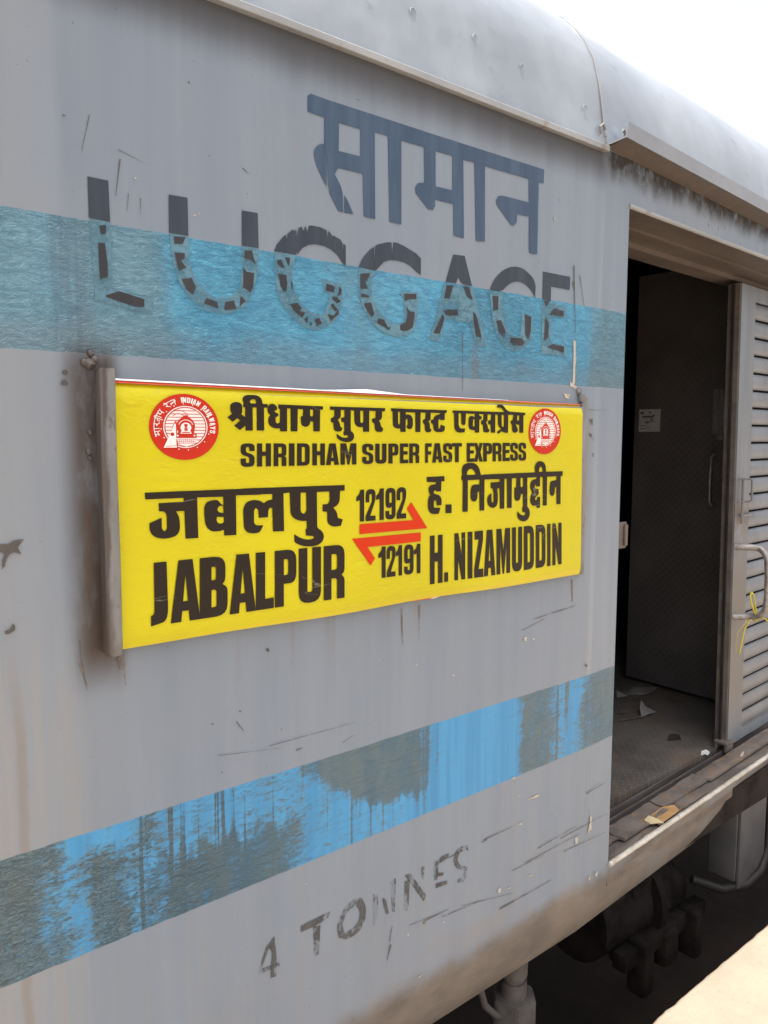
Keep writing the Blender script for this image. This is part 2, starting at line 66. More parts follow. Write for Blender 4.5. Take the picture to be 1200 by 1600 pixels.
'e1':[[[7229,15683,7230,15751,7223,15780,7201,15801,7164,15814,7113,15818,7068,15819,7017,15814,6980,15800,6958,15775,6950,15741,6949,15689,6954,15659,6970,15634,6996,15614,7034,15600,7081,15586,7098,15580,7110,15571,7118,15561,7120,15548,7119,15497,7117,15486,7110,15479,7100,15474,7085,15473,7085,15473,7070,15475,7060,15479,7054,15487,7052,15497,7053,15554,6947,15554,6946,15481,6953,15449,6974,15426,7010,15412,7062,15407,7106,15407,7158,15412,7196,15426,7218,15451,7226,15485,7227,15547,7222,15577,7206,15603,7179,15623,7141,15638,7093,15652,7076,15659,7064,15668,7057,15679,7055,15692,7055,15731,7058,15741,7064,15748,7075,15752,7089,15753,7089,15753,7104,15752,7114,15748,7121,15741,7123,15731,7122,15684]],[[7279,15818,7385,15817,7383,15668,7458,15667,7460,15817,7567,15816,7562,15405,7454,15406,7457,15593,7382,15593,7379,15406,7273,15406]],[[7622,15816,7784,15815,7831,15810,7865,15796,7886,15772,7892,15740,7891,15646,7889,15626,7885,15610,7877,15599,7866,15593,7866,15593,7856,15590,7853,15586,7855,15581,7863,15576,7866,15575,7876,15567,7884,15558,7889,15547,7890,15534,7889,15403,7790,15404,7792,15540,7790,15550,7784,15557,7774,15562,7759,15563,7719,15563,7717,15404,7617,15405],[7721,15748,7761,15748,7776,15746,7786,15742,7792,15735,7794,15725,7793,15651,7791,15641,7785,15634,7774,15630,7760,15628,7719,15629]],[[7947,15814,8070,15813,8066,15402,7942,15403]],[[8124,15813,8277,15812,8333,15807,8372,15791,8396,15764,8404,15728,8402,15485,8394,15448,8369,15422,8330,15406,8274,15401,8121,15402],[8227,15745,8266,15745,8280,15744,8291,15739,8297,15732,8299,15723,8297,15491,8295,15481,8289,15474,8278,15470,8263,15469,8224,15469]],[[8463,15811,8569,15810,8568,15661,8643,15661,8644,15810,8752,15809,8750,15399,8642,15400,8643,15586,8568,15587,8567,15400,8461,15400]],[[8854,15809,9002,15808,9082,15397,8970,15398,8961,15469,8892,15469,8883,15398,8772,15399],[8927,15715,8902,15533,8951,15533]],[[9116,15807,9254,15807,9308,15602,9362,15806,9503,15805,9503,15395,9393,15396,9393,15666,9331,15396,9284,15396,9223,15667,9222,15397,9115,15397]],[[9926,15666,9926,15732,9918,15760,9896,15781,9859,15793,9807,15797,9763,15797,9711,15793,9675,15778,9653,15755,9646,15721,9646,15670,9651,15641,9667,15617,9694,15598,9732,15584,9780,15571,9797,15565,9809,15556,9816,15546,9819,15533,9819,15484,9817,15474,9811,15466,9800,15462,9785,15460,9785,15460,9771,15462,9760,15467,9754,15474,9752,15484,9752,15539,9646,15539,9646,15468,9653,15437,9675,15415,9712,15401,9763,15397,9808,15396,9860,15401,9897,15415,9919,15439,9926,15473,9926,15533,9920,15562,9904,15587,9877,15607,9838,15622,9790,15635,9773,15642,9761,15651,9754,15661,9752,15674,9751,15712,9754,15722,9760,15728,9770,15732,9785,15734,9785,15734,9800,15732,9810,15728,9816,15721,9819,15712,9819,15666]],[[9975,15797,10088,15797,10089,15490,10090,15482,10096,15476,10105,15473,10118,15472,10124,15472,10136,15473,10145,15476,10151,15482,10153,15490,10152,15797,10266,15797,10267,15477,10259,15441,10234,15415,10193,15400,10136,15395,10106,15395,10049,15400,10008,15416,9984,15442,9976,15478]],[[10317,15797,10470,15797,10519,15792,10554,15778,10575,15754,10583,15720,10583,15632,10578,15598,10564,15574,10540,15559,10506,15555,10429,15555,10430,15393,10319,15394],[10428,15731,10454,15731,10466,15730,10474,15726,10479,15721,10481,15713,10482,15636,10480,15628,10475,15622,10467,15618,10455,15617,10428,15617]],[[10623,15797,10849,15797,10850,15723,10718,15723,10719,15639,10835,15638,10835,15568,10719,15569,10720,15465,10852,15465,10853,15391,10626,15392]],[[10876,15797,11042,15797,11090,15792,11125,15778,11147,15755,11154,15723,11155,15630,11154,15610,11149,15594,11141,15583,11130,15578,11130,15578,11121,15574,11117,15570,11119,15565,11128,15560,11130,15559,11142,15552,11149,15543,11154,15532,11156,15519,11157,15389,11057,15390,11055,15525,11053,15535,11047,15542,11036,15546,11022,15547,10980,15548,10981,15390,10879,15391],[10978,15730,11020,15730,11035,15729,11045,15725,11051,15718,11054,15708,11054,15634,11052,15624,11046,15618,11036,15613,11021,15612,10979,15612]],[[11322,15796,11508,15796,11509,15722,11403,15722,11404,15630,11495,15629,11496,15559,11404,15559,11407,15388,11326,15388]],[[11599,15796,11745,15796,11830,15386,11720,15386,11710,15457,11643,15458,11634,15387,11526,15387],[11673,15703,11651,15521,11700,15521]],[[12116,15661,12115,15729,12108,15758,12086,15779,12050,15792,12000,15796,11957,15796,11908,15791,11873,15777,11852,15752,11846,15718,11847,15666,11852,15636,11868,15611,11894,15591,11931,15577,11977,15564,11994,15557,12006,15549,12013,15538,12015,15525,12016,15475,12014,15464,12008,15457,11998,15452,11984,15451,11984,15451,11970,15452,11960,15457,11954,15464,11951,15475,11951,15531,11849,15531,11850,15459,11857,15427,11879,15404,11914,15390,11964,15385,12007,15385,12057,15390,12092,15404,12113,15429,12120,15463,12119,15525,12113,15555,12097,15580,12070,15601,12033,15616,11986,15630,11970,15637,11958,15645,11951,15656,11948,15669,11948,15708,11950,15718,11956,15725,11966,15729,11980,15731,11980,15731,11994,15729,12004,15725,12010,15718,12013,15708,12013,15662]],[[12106,15796,12410,15796,12412,15721,12317,15721,12323,15383,12206,15384,12201,15721,12107,15721]],[[12561,15796,12801,15795,12803,15720,12663,15720,12665,15634,12788,15634,12789,15562,12666,15562,12668,15457,12808,15456,12810,15381,12569,15382]],[[12792,15795,12896,15795,12932,15682,12963,15795,13068,15795,13000,15592,13077,15379,12972,15380,12936,15497,12905,15380,12801,15381,12868,15592]],[[13081,15795,13249,15795,13303,15790,13342,15775,13365,15750,13374,15716,13376,15625,13372,15590,13356,15565,13330,15550,13293,15545,13209,15545,13212,15379,13091,15379],[13204,15727,13233,15727,13246,15726,13255,15722,13261,15716,13263,15708,13265,15629,13263,15620,13258,15614,13249,15611,13236,15610,13207,15610]],[[13390,15795,13568,15795,13620,15790,13658,15776,13681,15752,13689,15719,13692,15624,13691,15603,13686,15586,13678,15575,13666,15570,13666,15570,13656,15566,13652,15562,13655,15557,13664,15552,13667,15551,13679,15543,13688,15534,13693,15523,13695,15510,13699,15376,13591,15377,13587,15516,13584,15526,13578,15533,13566,15537,13551,15539,13506,15539,13510,15377,13401,15378],[13501,15727,13546,15727,13561,15725,13573,15721,13580,15714,13582,15704,13584,15628,13582,15618,13576,15611,13565,15607,13549,15605,13504,15605]],[[13725,15795,13972,15795,13974,15718,13830,15719,13833,15631,13959,15631,13961,15558,13835,15559,13837,15452,13981,15451,13984,15374,13736,15376]],[[14256,15657,14254,15726,14246,15756,14224,15777,14189,15790,14140,15795,14097,15795,14049,15790,14014,15775,13994,15750,13988,15715,13990,15661,13996,15630,14012,15605,14038,15585,14074,15570,14120,15557,14137,15550,14148,15542,14156,15531,14158,15517,14160,15466,14158,15455,14153,15447,14143,15442,14129,15441,14129,15441,14115,15442,14105,15447,14098,15455,14096,15466,14094,15523,13994,15524,13996,15449,14004,15416,14025,15393,14060,15379,14109,15374,14152,15374,14201,15378,14236,15393,14256,15418,14262,15454,14260,15517,14254,15548,14238,15574,14211,15595,14174,15610,14128,15625,14112,15631,14100,15640,14093,15652,14090,15665,14089,15705,14091,15715,14097,15722,14106,15726,14120,15728,14120,15728,14134,15726,14144,15722,14151,15715,14153,15705,14154,15657]],[[14552,15656,14550,15725,14542,15755,14519,15777,14483,15790,14433,15794,14390,15794,14340,15789,14305,15774,14285,15749,14279,15714,14280,15661,14287,15630,14303,15604,14330,15584,14367,15569,14414,15556,14430,15549,14442,15541,14450,15530,14453,15516,14454,15464,14453,15453,14447,15446,14437,15441,14422,15439,14422,15439,14408,15441,14398,15446,14391,15454,14389,15465,14387,15522,14285,15523,14287,15448,14295,15415,14317,15391,14353,15377,14403,15372,14446,15372,14496,15377,14532,15392,14552,15417,14559,15452,14556,15516,14550,15547,14533,15573,14506,15594,14469,15609,14421,15624,14405,15631,14393,15640,14386,15651,14383,15664,14382,15704,14383,15714,14389,15722,14399,15726,14413,15727,14413,15727,14428,15726,14438,15722,14444,15714,14447,15704,14448,15656]]],
'e2':[[[5310,13882,5532,13880,5539,13164,5538,13096,5534,13038,5527,12988,5516,12948,5516,12948,5501,12916,5482,12891,5459,12874,5431,12865,5235,12829,5239,12998,5277,13018,5287,13026,5294,13037,5298,13052,5300,13069]],[[5741,13878,5998,13876,6118,12823,5920,12825,5908,13007,5790,13008,5769,12826,5578,12827],[5863,13639,5809,13171,5896,13171]],[[6131,13875,6403,13872,6496,13860,6562,13824,6602,13764,6614,13681,6611,13528,6608,13485,6601,13450,6591,13424,6576,13407,6563,13397,6556,13389,6554,13382,6557,13375,6566,13368,6597,13352,6620,13333,6637,13306,6646,13271,6649,13227,6645,13021,6629,12933,6585,12870,6513,12833,6414,12821,6108,12823],[6347,13702,6389,13702,6408,13699,6421,13692,6429,13680,6431,13663,6428,13506,6425,13489,6417,13477,6403,13470,6384,13468,6342,13468],[6339,13301,6386,13301,6407,13298,6422,13290,6431,13276,6434,13258,6429,13037,6426,13018,6417,13005,6401,12997,6380,12994,6333,12995]],[[6834,13869,7086,13866,7210,12816,7016,12817,7003,12999,6887,13000,6868,12818,6681,12819],[6955,13630,6905,13163,6990,13162]],[[7225,13865,7418,13863,7407,13006,7589,13005,7586,12813,7210,12816]],[[7621,13862,7890,13859,7976,13846,8038,13808,8075,13745,8087,13658,8085,13429,8075,13342,8049,13279,8005,13242,7945,13230,7808,13232,7804,12810,7608,12813],[7813,13689,7860,13689,7880,13686,7895,13676,7904,13662,7906,13641,7904,13441,7901,13420,7892,13405,7877,13396,7857,13394,7810,13394]],[[8141,13857,8336,13855,8330,13053,8333,13032,8342,13017,8358,13008,8380,13005,8391,13004,8413,13007,8429,13016,8439,13031,8442,13052,8447,13854,8648,13853,8643,13016,8628,12921,8583,12854,8511,12814,8410,12802,8359,12803,8259,12818,8189,12859,8147,12927,8134,13022]],[[8712,13852,9007,13849,9094,13837,9157,13800,9195,13740,9207,13657,9206,13417,9204,13364,9195,13323,9181,13296,9161,13281,9161,13281,9143,13272,9137,13262,9141,13250,9156,13236,9160,13233,9180,13215,9195,13191,9203,13163,9206,13129,9205,12792,9023,12794,9024,13146,9021,13171,9009,13189,8991,13200,8965,13204,8890,13205,8888,12796,8706,12798],[8892,13679,8966,13678,8992,13674,9011,13663,9022,13645,9026,13620,9025,13429,9021,13404,9010,13386,8991,13375,8965,13372,8891,13373]]],
'e3':[[[11484,13830,11621,13829,11626,13448,11723,13448,11718,13829,11858,13828,11873,12777,11733,12777,11726,13257,11628,13257,11635,12777,11497,12777]],[[11918,12989,12036,12989,12039,12778,11921,12777]],[[12216,13826,12336,13825,12446,13324,12437,13824,12552,13824,12572,12769,12456,12772,12339,13254,12348,12775,12234,12778]],[[12629,13823,12781,13822,12802,12763,12650,12767]],[[12851,13822,13122,13820,13127,13603,12996,12952,13150,12948,13155,12753,12858,12761,12854,12955,12987,13629,12855,13630]],[[13249,13820,13433,13819,13560,12753,13420,12753,13404,12938,13319,12938,13312,12753,13174,12753],[13346,13578,13327,13104,13388,13103]],[[13572,13818,13740,13817,13820,13286,13872,13816,14043,13815,14073,12752,13939,12752,13920,13455,13863,12752,13806,12752,13712,13456,13731,12752,13599,12753]],[[14109,13814,14248,13814,14272,13004,14275,12983,14282,12968,14293,12959,14309,12956,14316,12956,14332,12959,14343,12968,14349,12983,14351,13005,14327,13813,14468,13812,14494,12971,14486,12876,14458,12807,14408,12766,14337,12753,14301,12752,14230,12766,14178,12807,14146,12875,14133,12970]],[[14530,13812,14732,13811,14805,13797,14859,13756,14893,13689,14906,13595,14927,12971,14920,12877,14890,12809,14839,12768,14766,12754,14563,12753],[14671,13639,14723,13639,14742,13635,14756,13624,14765,13606,14769,13581,14788,12986,14786,12960,14779,12942,14765,12931,14746,12928,14694,12928]],[[14969,13809,15167,13808,15240,13794,15293,13754,15326,13687,15340,13593,15363,12972,15356,12878,15327,12810,15276,12769,15205,12755,15004,12755],[15108,13637,15159,13637,15178,13633,15192,13622,15201,13605,15205,13580,15226,12986,15224,12961,15216,12943,15203,12932,15184,12929,15133,12928]],[[15398,13807,15526,13806,15565,12757,15437,12756]],[[15598,13806,15727,13805,15856,13306,15836,13804,15960,13803,16002,12758,15877,12758,15742,13235,15761,12757,15638,12757]]],
'num1':[[[9598,14894,9697,14895,9697,14264,9588,14265,9588,14689,9499,14671,9500,14751,9551,14794,9559,14802,9566,14811,9572,14822,9577,14834]],[[9733,14637,9733,14766,9740,14823,9761,14863,9796,14888,9846,14896,9871,14896,9921,14890,9957,14870,9979,14836,9986,14789,9986,14767,9984,14725,9978,14683,9967,14642,9953,14603,9849,14363,9987,14362,9987,14261,9733,14263,9733,14364,9876,14627,9882,14640,9886,14653,9889,14666,9889,14681,9889,14767,9887,14782,9881,14793,9872,14799,9859,14801,9859,14801,9845,14799,9836,14793,9830,14782,9828,14767,9829,14637]],[[10100,14898,10201,14899,10204,14259,10092,14260,10090,14690,9999,14672,9999,14753,10052,14797,10060,14805,10067,14814,10074,14825,10079,14837]],[[10245,14768,10252,14826,10274,14867,10312,14891,10364,14900,10391,14900,10445,14892,10483,14868,10506,14827,10514,14769,10516,14388,10509,14330,10486,14289,10448,14264,10395,14257,10368,14257,10315,14263,10277,14280,10254,14307,10246,14346,10246,14433,10348,14433,10348,14380,10350,14367,10355,14358,10364,14353,10375,14351,10386,14351,10398,14352,10406,14358,10412,14367,10413,14380,10412,14520,10396,14509,10387,14504,10377,14500,10366,14498,10353,14497,10313,14497,10283,14505,10262,14527,10250,14563,10245,14614],[10346,14775,10348,14787,10353,14796,10361,14802,10373,14804,10384,14804,10396,14802,10404,14797,10409,14788,10411,14775,10412,14623,10410,14610,10405,14601,10397,14595,10385,14594,10374,14594,10362,14595,10354,14601,10349,14610,10347,14623]],[[10542,14638,10541,14769,10548,14827,10570,14868,10606,14893,10656,14902,10682,14902,10733,14896,10770,14875,10793,14841,10800,14793,10800,14770,10799,14727,10792,14684,10782,14643,10767,14602,10663,14357,10804,14356,10805,14253,10545,14255,10544,14358,10689,14627,10695,14640,10699,14653,10701,14667,10702,14682,10701,14770,10699,14786,10693,14797,10684,14803,10670,14805,10670,14805,10656,14803,10647,14796,10641,14785,10639,14770,10640,14638]]],
'num2':[[[10158,13713,10255,13711,10258,13071,10151,13072,10150,13504,10064,13488,10063,13570,10113,13612,10121,13620,10128,13629,10134,13640,10138,13652]],[[10283,13449,10282,13580,10288,13637,10308,13677,10341,13701,10387,13708,10411,13707,10458,13699,10491,13678,10512,13644,10518,13596,10519,13575,10517,13532,10511,13490,10502,13450,10488,13411,10393,13171,10521,13169,10522,13068,10284,13071,10284,13173,10417,13436,10422,13449,10426,13462,10428,13476,10429,13490,10428,13577,10426,13592,10421,13603,10412,13609,10400,13612,10400,13612,10387,13610,10378,13604,10373,13593,10371,13578,10372,13447]],[[10611,13702,10697,13700,10702,13066,10607,13067,10604,13495,10527,13479,10527,13560,10572,13602,10578,13610,10584,13619,10590,13630,10594,13642]],[[10754,13570,10761,13626,10782,13666,10819,13689,10870,13696,10897,13695,10948,13686,10986,13661,11009,13620,11016,13564,11020,13191,11013,13135,10991,13094,10954,13071,10902,13063,10876,13063,10824,13070,10787,13086,10765,13114,10757,13152,10756,13238,10856,13237,10856,13185,10858,13172,10863,13163,10871,13158,10883,13156,10893,13156,10905,13157,10913,13162,10918,13171,10919,13184,10918,13322,10903,13311,10894,13306,10884,13303,10873,13301,10861,13300,10821,13301,10793,13308,10772,13330,10760,13367,10755,13417],[10853,13573,10855,13586,10859,13595,10868,13600,10879,13601,10890,13601,10901,13599,10909,13594,10914,13584,10916,13572,10917,13423,10916,13410,10911,13401,10903,13396,10891,13394,10881,13395,10869,13397,10861,13402,10856,13411,10854,13424]],[[11117,13690,11210,13688,11217,13059,11114,13061,11110,13485,11026,13469,11025,13550,11074,13591,11081,13599,11088,13608,11093,13619,11098,13631]]],
'saman':[[[8548,22089,8614,22144,8971,22134,11402,22146,11406,21833,10799,21825,10811,20199,10495,20199,10451,21832,10113,21824,10131,20189,9845,20191,9819,20984,9231,20972,9149,20839,9285,20662,9335,20535,9342,20183,9234,20184,9036,20459,8993,20644,8983,21102,8937,21169,8913,21338,8916,21805,8546,21820],[9251,21791,9761,21800,9761,21293,9242,21279]],[[8904,21336,8837,21313,8812,21301,8789,21288,8768,21272,8736,21243,8717,21221,8702,21198,8691,21174,8683,21148,8680,21124,8679,21101,8682,21078,8712,20972,8745,20899,8819,20782,8963,20580,8968,21067,8965,21087,8959,21106,8951,21124,8939,21141,8930,21158,8923,21177,8919,21196]],[[9373,20503,9462,20402,9590,20191,9372,20179]],[[11183,22140,15240,22179,15230,21863,15051,21849,15052,20219,14861,20197,14755,20217,14729,21023,14318,21005,14303,20820,14205,20730,14105,20735,13624,21088,13602,21185,13677,21288,13812,21321,14719,21337,14690,21857,13226,21838,13262,20238,12972,20204,12894,21842,12552,21823,12600,20204,12287,20212,12269,20857,11738,20856,11739,20726,11674,20631,11540,20631,11195,20884,11178,20996,11257,21092,11436,21139,11412,21849,11186,21844],[11738,21828,12229,21838,12240,21138,11748,21122]]],
'lug':[[[4505,19868,4824,19868,4835,19252,4505,19261,4507,19622]],[[5813,19846,6143,19857,6145,19247,5805,19242]],[[7159,19833,7474,19842,7484,19246,7149,19240]],[[12288,19819,12632,19834,12872,19226,12624,19233,12578,19242,12538,19261,12507,19285,12448,19373,12378,19230,12067,19220]],[[13441,19211,13512,19348,13546,19400,13587,19452,13633,19501,13721,19582,13789,19634,13865,19683,13947,19727,14050,19773,14133,19800,14220,19820,14308,19831,14405,19834,14491,19827,14573,19812,14648,19789,14858,19690,14939,19625,14995,19547,15021,19460,15005,19199,14919,19310,14878,19349,14831,19385,14777,19416,14684,19459,14625,19479,14562,19493,14496,19503,14423,19507,14356,19504,14288,19492,14224,19474,14148,19442,14086,19410,14028,19375,13976,19337,13920,19286,13866,19255,13804,19232,13739,19219]],[[15282,19848,16326,19854,16318,19542,15593,19537,15591,19190,15280,19204]],[[7802,19243,7870,19372,8000,19525,8049,19566,8068,19482,8090,19586,8197,19676,8249,19658,8276,19702,8284,19502,8298,19612,8329,19725,8396,19762,8437,19688,8480,19790,8521,19688,8555,19802,8615,19819,8820,19818,8959,19788,8972,19579,8994,19784,9047,19750,9117,19671,9108,19718,9278,19668,9323,19618,9335,19408,9350,19608,9404,19574,9407,19198,9331,19238,9223,19364,9063,19453,8905,19493,8698,19496,8544,19460,8409,19385,8295,19249,8285,19394,8272,19243],[9135,19632,9153,19648,9188,19429,9173,19420]],[[9718,19224,9838,19425,9987,19574,10104,19656,10112,19234,10134,19674,10195,19712,10444,19793,10552,19805,10575,19499,10597,19812,10699,19824,10900,19781,11206,19691,11348,19606,11346,19267,11189,19345,11065,19418,10902,19463,10702,19473,10504,19457,10349,19395,10139,19201]]],
'lugf':[[[4660,19165,4765,19194,4761,19059,4679,19046]],[[4637,18910,4742,18919,4759,18748,4777,18619,4771,18415,4649,18356,4635,18615]],[[4732,18125,4940,18214,5354,18133,5351,18012,5191,18003,4943,18052,4731,18103]],[[5888,19200,6096,19218,6037,19099,5893,19078]],[[5894,18938,6074,18959,6072,18878,5999,18832,6093,18727,5962,18656,5925,18785]],[[6008,18533,6187,18570,6258,18430,6206,18298,6093,18367]],[[6455,18273,6658,18227,6673,18122,6402,18177]],[[6806,18242,6973,18283,7024,18150,6786,18103]],[[7108,18383,7206,18300,7087,18202]],[[7201,19167,7346,19180,7416,18956,7326,19022,7199,19035]],[[7170,18877,7232,18808,7386,18804,7355,18543,7299,18466,7164,18536]],[[8021,19168,8143,19171,8108,19012]],[[7867,19093,7947,19117,8018,18980,7970,18966,7866,19026]],[[7888,18862,8050,18849,8072,18690,8047,18565,7998,18553,7926,18646]],[[8147,18767,8187,18704,8178,18594,8154,18673]],[[8126,18337,8284,18387,8383,18302,8333,18241,8459,18226,8399,18131,8265,18194]],[[8441,18093,8518,18176,8508,18044]],[[8672,18121,8776,18159,8836,18066,8723,18000]],[[8954,18809,9149,18776,9104,18658,8936,18681]],[[9239,18786,9302,18737,9284,18649,9185,18596,9239,18687]],[[9086,18585,9185,18581,9284,18521,9202,18470,9095,18529]],[[8969,18248,9112,18233,9220,18357,9229,18273,9040,18120]],[[9041,18424,9095,18458,9220,18343,9130,18320]],[[8568,18056,8611,18039,8602,18003,8559,18027]],[[9755,19094,9997,19132,9941,18982,9941,18839,9764,18797]],[[9783,18720,9970,18698,9970,18666,9783,18649]],[[9839,18533,10017,18576,10055,18491,10103,18365,10056,18287,9914,18418]],[[10218,18273,10354,18271,10472,18119,10531,18154,10502,18077,10180,18190]],[[10897,18838,11224,18874,11225,18769,11050,18750,10908,18689]],[[10949,18581,11052,18501,11186,18499,11137,18191,11014,18120,10912,18089,10791,18102,10790,18207,10941,18273,10991,18450]],[[12099,19154,12290,19169,12183,18885,12036,18877]],[[12603,19186,12768,19191,12899,18919,12710,18984]],[[12008,18643,12428,18676,12450,18559,12189,18520,12049,18549]],[[11990,18543,12031,18435,11898,18116,11722,18116]],[[12904,18683,13011,18613,13192,18148,13021,18149]],[[13527,19089,13717,19104,13716,18799,13570,18769]],[[13665,18542,13821,18577,13995,18316,13944,18176,13783,18298]],[[14172,18215,14570,18225,14654,18123,14551,18060,14270,18049,14152,18116]],[[14647,18799,14874,18744,14866,18418,14785,18210,14677,18310]],[[15340,19173,15541,19185,15420,19037]],[[15724,19030,16087,19002,16093,18874,15552,18871]],[[15403,18809,15525,18663,15522,18314,15364,18238]],[[15480,18089,15706,18178,16138,18151,16144,17999]]],
'halo':[[[4516,19255,4835,19244,4841,18218,5516,18158,5493,17912,4564,18027,4543,18746]],[[5810,19238,6145,19240,6161,18871,6174,18790,6195,18712,6225,18637,6270,18553,6315,18494,6368,18440,6429,18393,6529,18335,6585,18315,6646,18303,6709,18301,6783,18309,6846,18326,6907,18353,6963,18389,7022,18442,7063,18493,7094,18549,7114,18607,7152,18875,7149,19236,7484,19246,7457,18860,7416,18656,7355,18470,7319,18395,7273,18322,7219,18254,7152,18186,7083,18135,7006,18095,6925,18067,6814,18048,6720,18040,6628,18040,6538,18049,6447,18068,6366,18094,6291,18128,6222,18171,6144,18234,6084,18294,6030,18360,5983,18429,5937,18516,5903,18597,5877,18682,5860,18768]],[[7813,19231,8275,19237,8211,19054,8195,18983,8187,18911,8188,18841,8204,18725,8223,18654,8250,18584,8287,18518,8348,18433,8389,18388,8436,18347,8488,18311,8568,18267,8618,18249,8671,18238,8727,18233,8881,18239,8934,18339,8962,18408,9024,18634,8883,18619,8850,18894,9312,18838,9323,18635,9320,18562,9311,18489,9295,18415,9264,18317,9239,18262,9205,18209,9164,18160,9113,18112,9060,18069,9002,18031,8942,17997,8872,17964,8806,17944,8738,17932,8671,17928,8558,17937,8477,17951,8401,17972,8329,18001,8222,18058,8148,18108,8081,18164,8023,18225,7968,18297,7924,18369,7888,18444,7860,18522,7822,18674,7802,18860]],[[9718,19210,10139,19201,10067,19014,10049,18943,10040,18871,10040,18800,10050,18728,10070,18661,10101,18598,10142,18539,10233,18442,10293,18389,10359,18340,10431,18295,10555,18231,10607,18217,10665,18212,10724,18217,10891,18260,10888,18643,10881,18686,10868,18727,10849,18767,10785,18862,11276,18918,11280,18563,11264,18423,11222,18243,11196,18186,11157,18131,11109,18082,11043,18032,10979,17999,10907,17976,10834,17964,10700,17963,10604,17970,10510,17984,10421,18004,10317,18037,10232,18072,10154,18114,10082,18161,10001,18228,9939,18291,9885,18358,9840,18429,9790,18530,9758,18617,9737,18707,9725,18798]],[[12020,19187,12893,19205,13371,17940,13025,17945,12804,18420,12070,18439,11920,17950,11608,17982]],[[13429,19195,13849,19199,13921,18634,13942,18563,13976,18493,14022,18428,14112,18333,14160,18302,14221,18280,14288,18268,14498,18265,14553,18760,14911,18794,14924,18417,14911,18340,14883,18263,14841,18188,14766,18092,14708,18041,14637,17995,14557,17959,14456,17927,14369,17913,14278,17911,14194,17922,14056,17962,13966,18001,13886,18048,13819,18102,13700,18237,13635,18330,13585,18429,13551,18530]],[[15265,19187,15591,19175,16188,19109,16172,18850,15606,18797,15627,18227,16227,18174,16237,17914,15285,17917]]],
'ton':[[[7462,6161,7654,6301,7694,5856,7696,5691,7680,5452,7554,5477,7589,5972,7582,6005,7567,6040,7545,6072]],[[7462,6161,7518,6096,7360,5762,7759,5704,7781,5632,7271,5673]],[[8262,6251,8987,6271,8961,6200,8946,6179,8925,6162,8900,6150,8754,6122,8642,6112,8261,6114]],[[8556,6108,8739,6074,8700,5495,8691,5476,8674,5462,8653,5455,8575,5457]],[[10097,6204,10249,6145,10250,5849,10230,5687,10169,5459,10098,5511]],[[10349,6039,10427,5979,10450,5956,10469,5929,10482,5903,10557,5594,10473,5583]],[[10581,6310,10751,6329,10727,5548,10641,5606]],[[11010,6149,11156,6141,11133,5602,11129,5568,11121,5535,11110,5505,11074,5432,10974,5495]],[[11009,6287,11184,6269,11669,5572,11579,5465]],[[11498,6317,11600,6279,11573,5985,11513,6007]],[[11874,6322,12048,6284,12004,5824,11893,5842]],[[11905,6311,12362,6340,12351,6267,12340,6246,12321,6230,12296,6220,12000,6182]],[[11971,6003,12223,5910,12192,5849,12004,5895]],[[11912,5753,12322,5681,12323,5598,11945,5631]],[[12557,5961,12534,6001,12520,6040,12515,6077,12528,6181,12542,6224,12565,6263,12596,6296,12640,6328,12684,6345,12736,6353,12793,6353,12961,6326,13017,6160,12939,6218,12911,6233,12882,6243,12854,6247,12792,6240,12758,6231,12730,6215,12708,6194,12660,6113,12655,6084,12660,6051,12673,6017,12701,5974,12730,5939,12766,5906,12806,5877,12971,5783,12975,5601,12967,5562,12951,5527,12927,5498,12884,5465,12853,5456,12814,5455,12773,5463,12647,5510,12667,5549,12678,5561,12693,5569,12711,5574,12782,5580,12813,5590,12837,5608,12853,5632,12873,5720,12716,5811,12670,5843,12628,5878,12592,5916]],[[9164,5767,9160,5826,9164,5883,9177,5935,9227,6050,9267,6111,9318,6166,9378,6211,9491,6270,9539,6282,9594,6283,9651,6275,9818,6223,9885,6072,9904,6015,9915,5958,9918,5904,9908,5793,9892,5726,9865,5665,9829,5612,9781,5563,9727,5528,9665,5501,9596,5486,9467,5477,9421,5483,9372,5498,9324,5521,9195,5604],[9310,5773,9303,5818,9304,5861,9313,5900,9366,6010,9397,6050,9438,6082,9486,6105,9634,6142,9710,6028,9731,5986,9743,5944,9746,5905,9735,5831,9719,5787,9694,5748,9662,5716,9610,5682,9570,5665,9525,5654,9478,5648,9348,5647]]],
'ghost':[[[9270,5026,9581,4997,9571,4965,9564,4956,9554,4951,9542,4948,9491,4951,9471,4946,9454,4935,9444,4919,9382,4579,9315,4610,9357,4952,9270,4965]],[[9698,4883,9706,4904,9718,4922,9735,4936,9792,4961,9766,4893,9752,4827,9753,4802,9760,4774,9772,4746,9819,4668,9927,4641,9916,4592,9766,4638,9715,4723,9702,4754,9693,4785,9691,4814]],[[8450,4799,8669,4974,8668,4696,8595,4730,8606,4897,8535,4803,8524,4795,8511,4791,8496,4791]]],
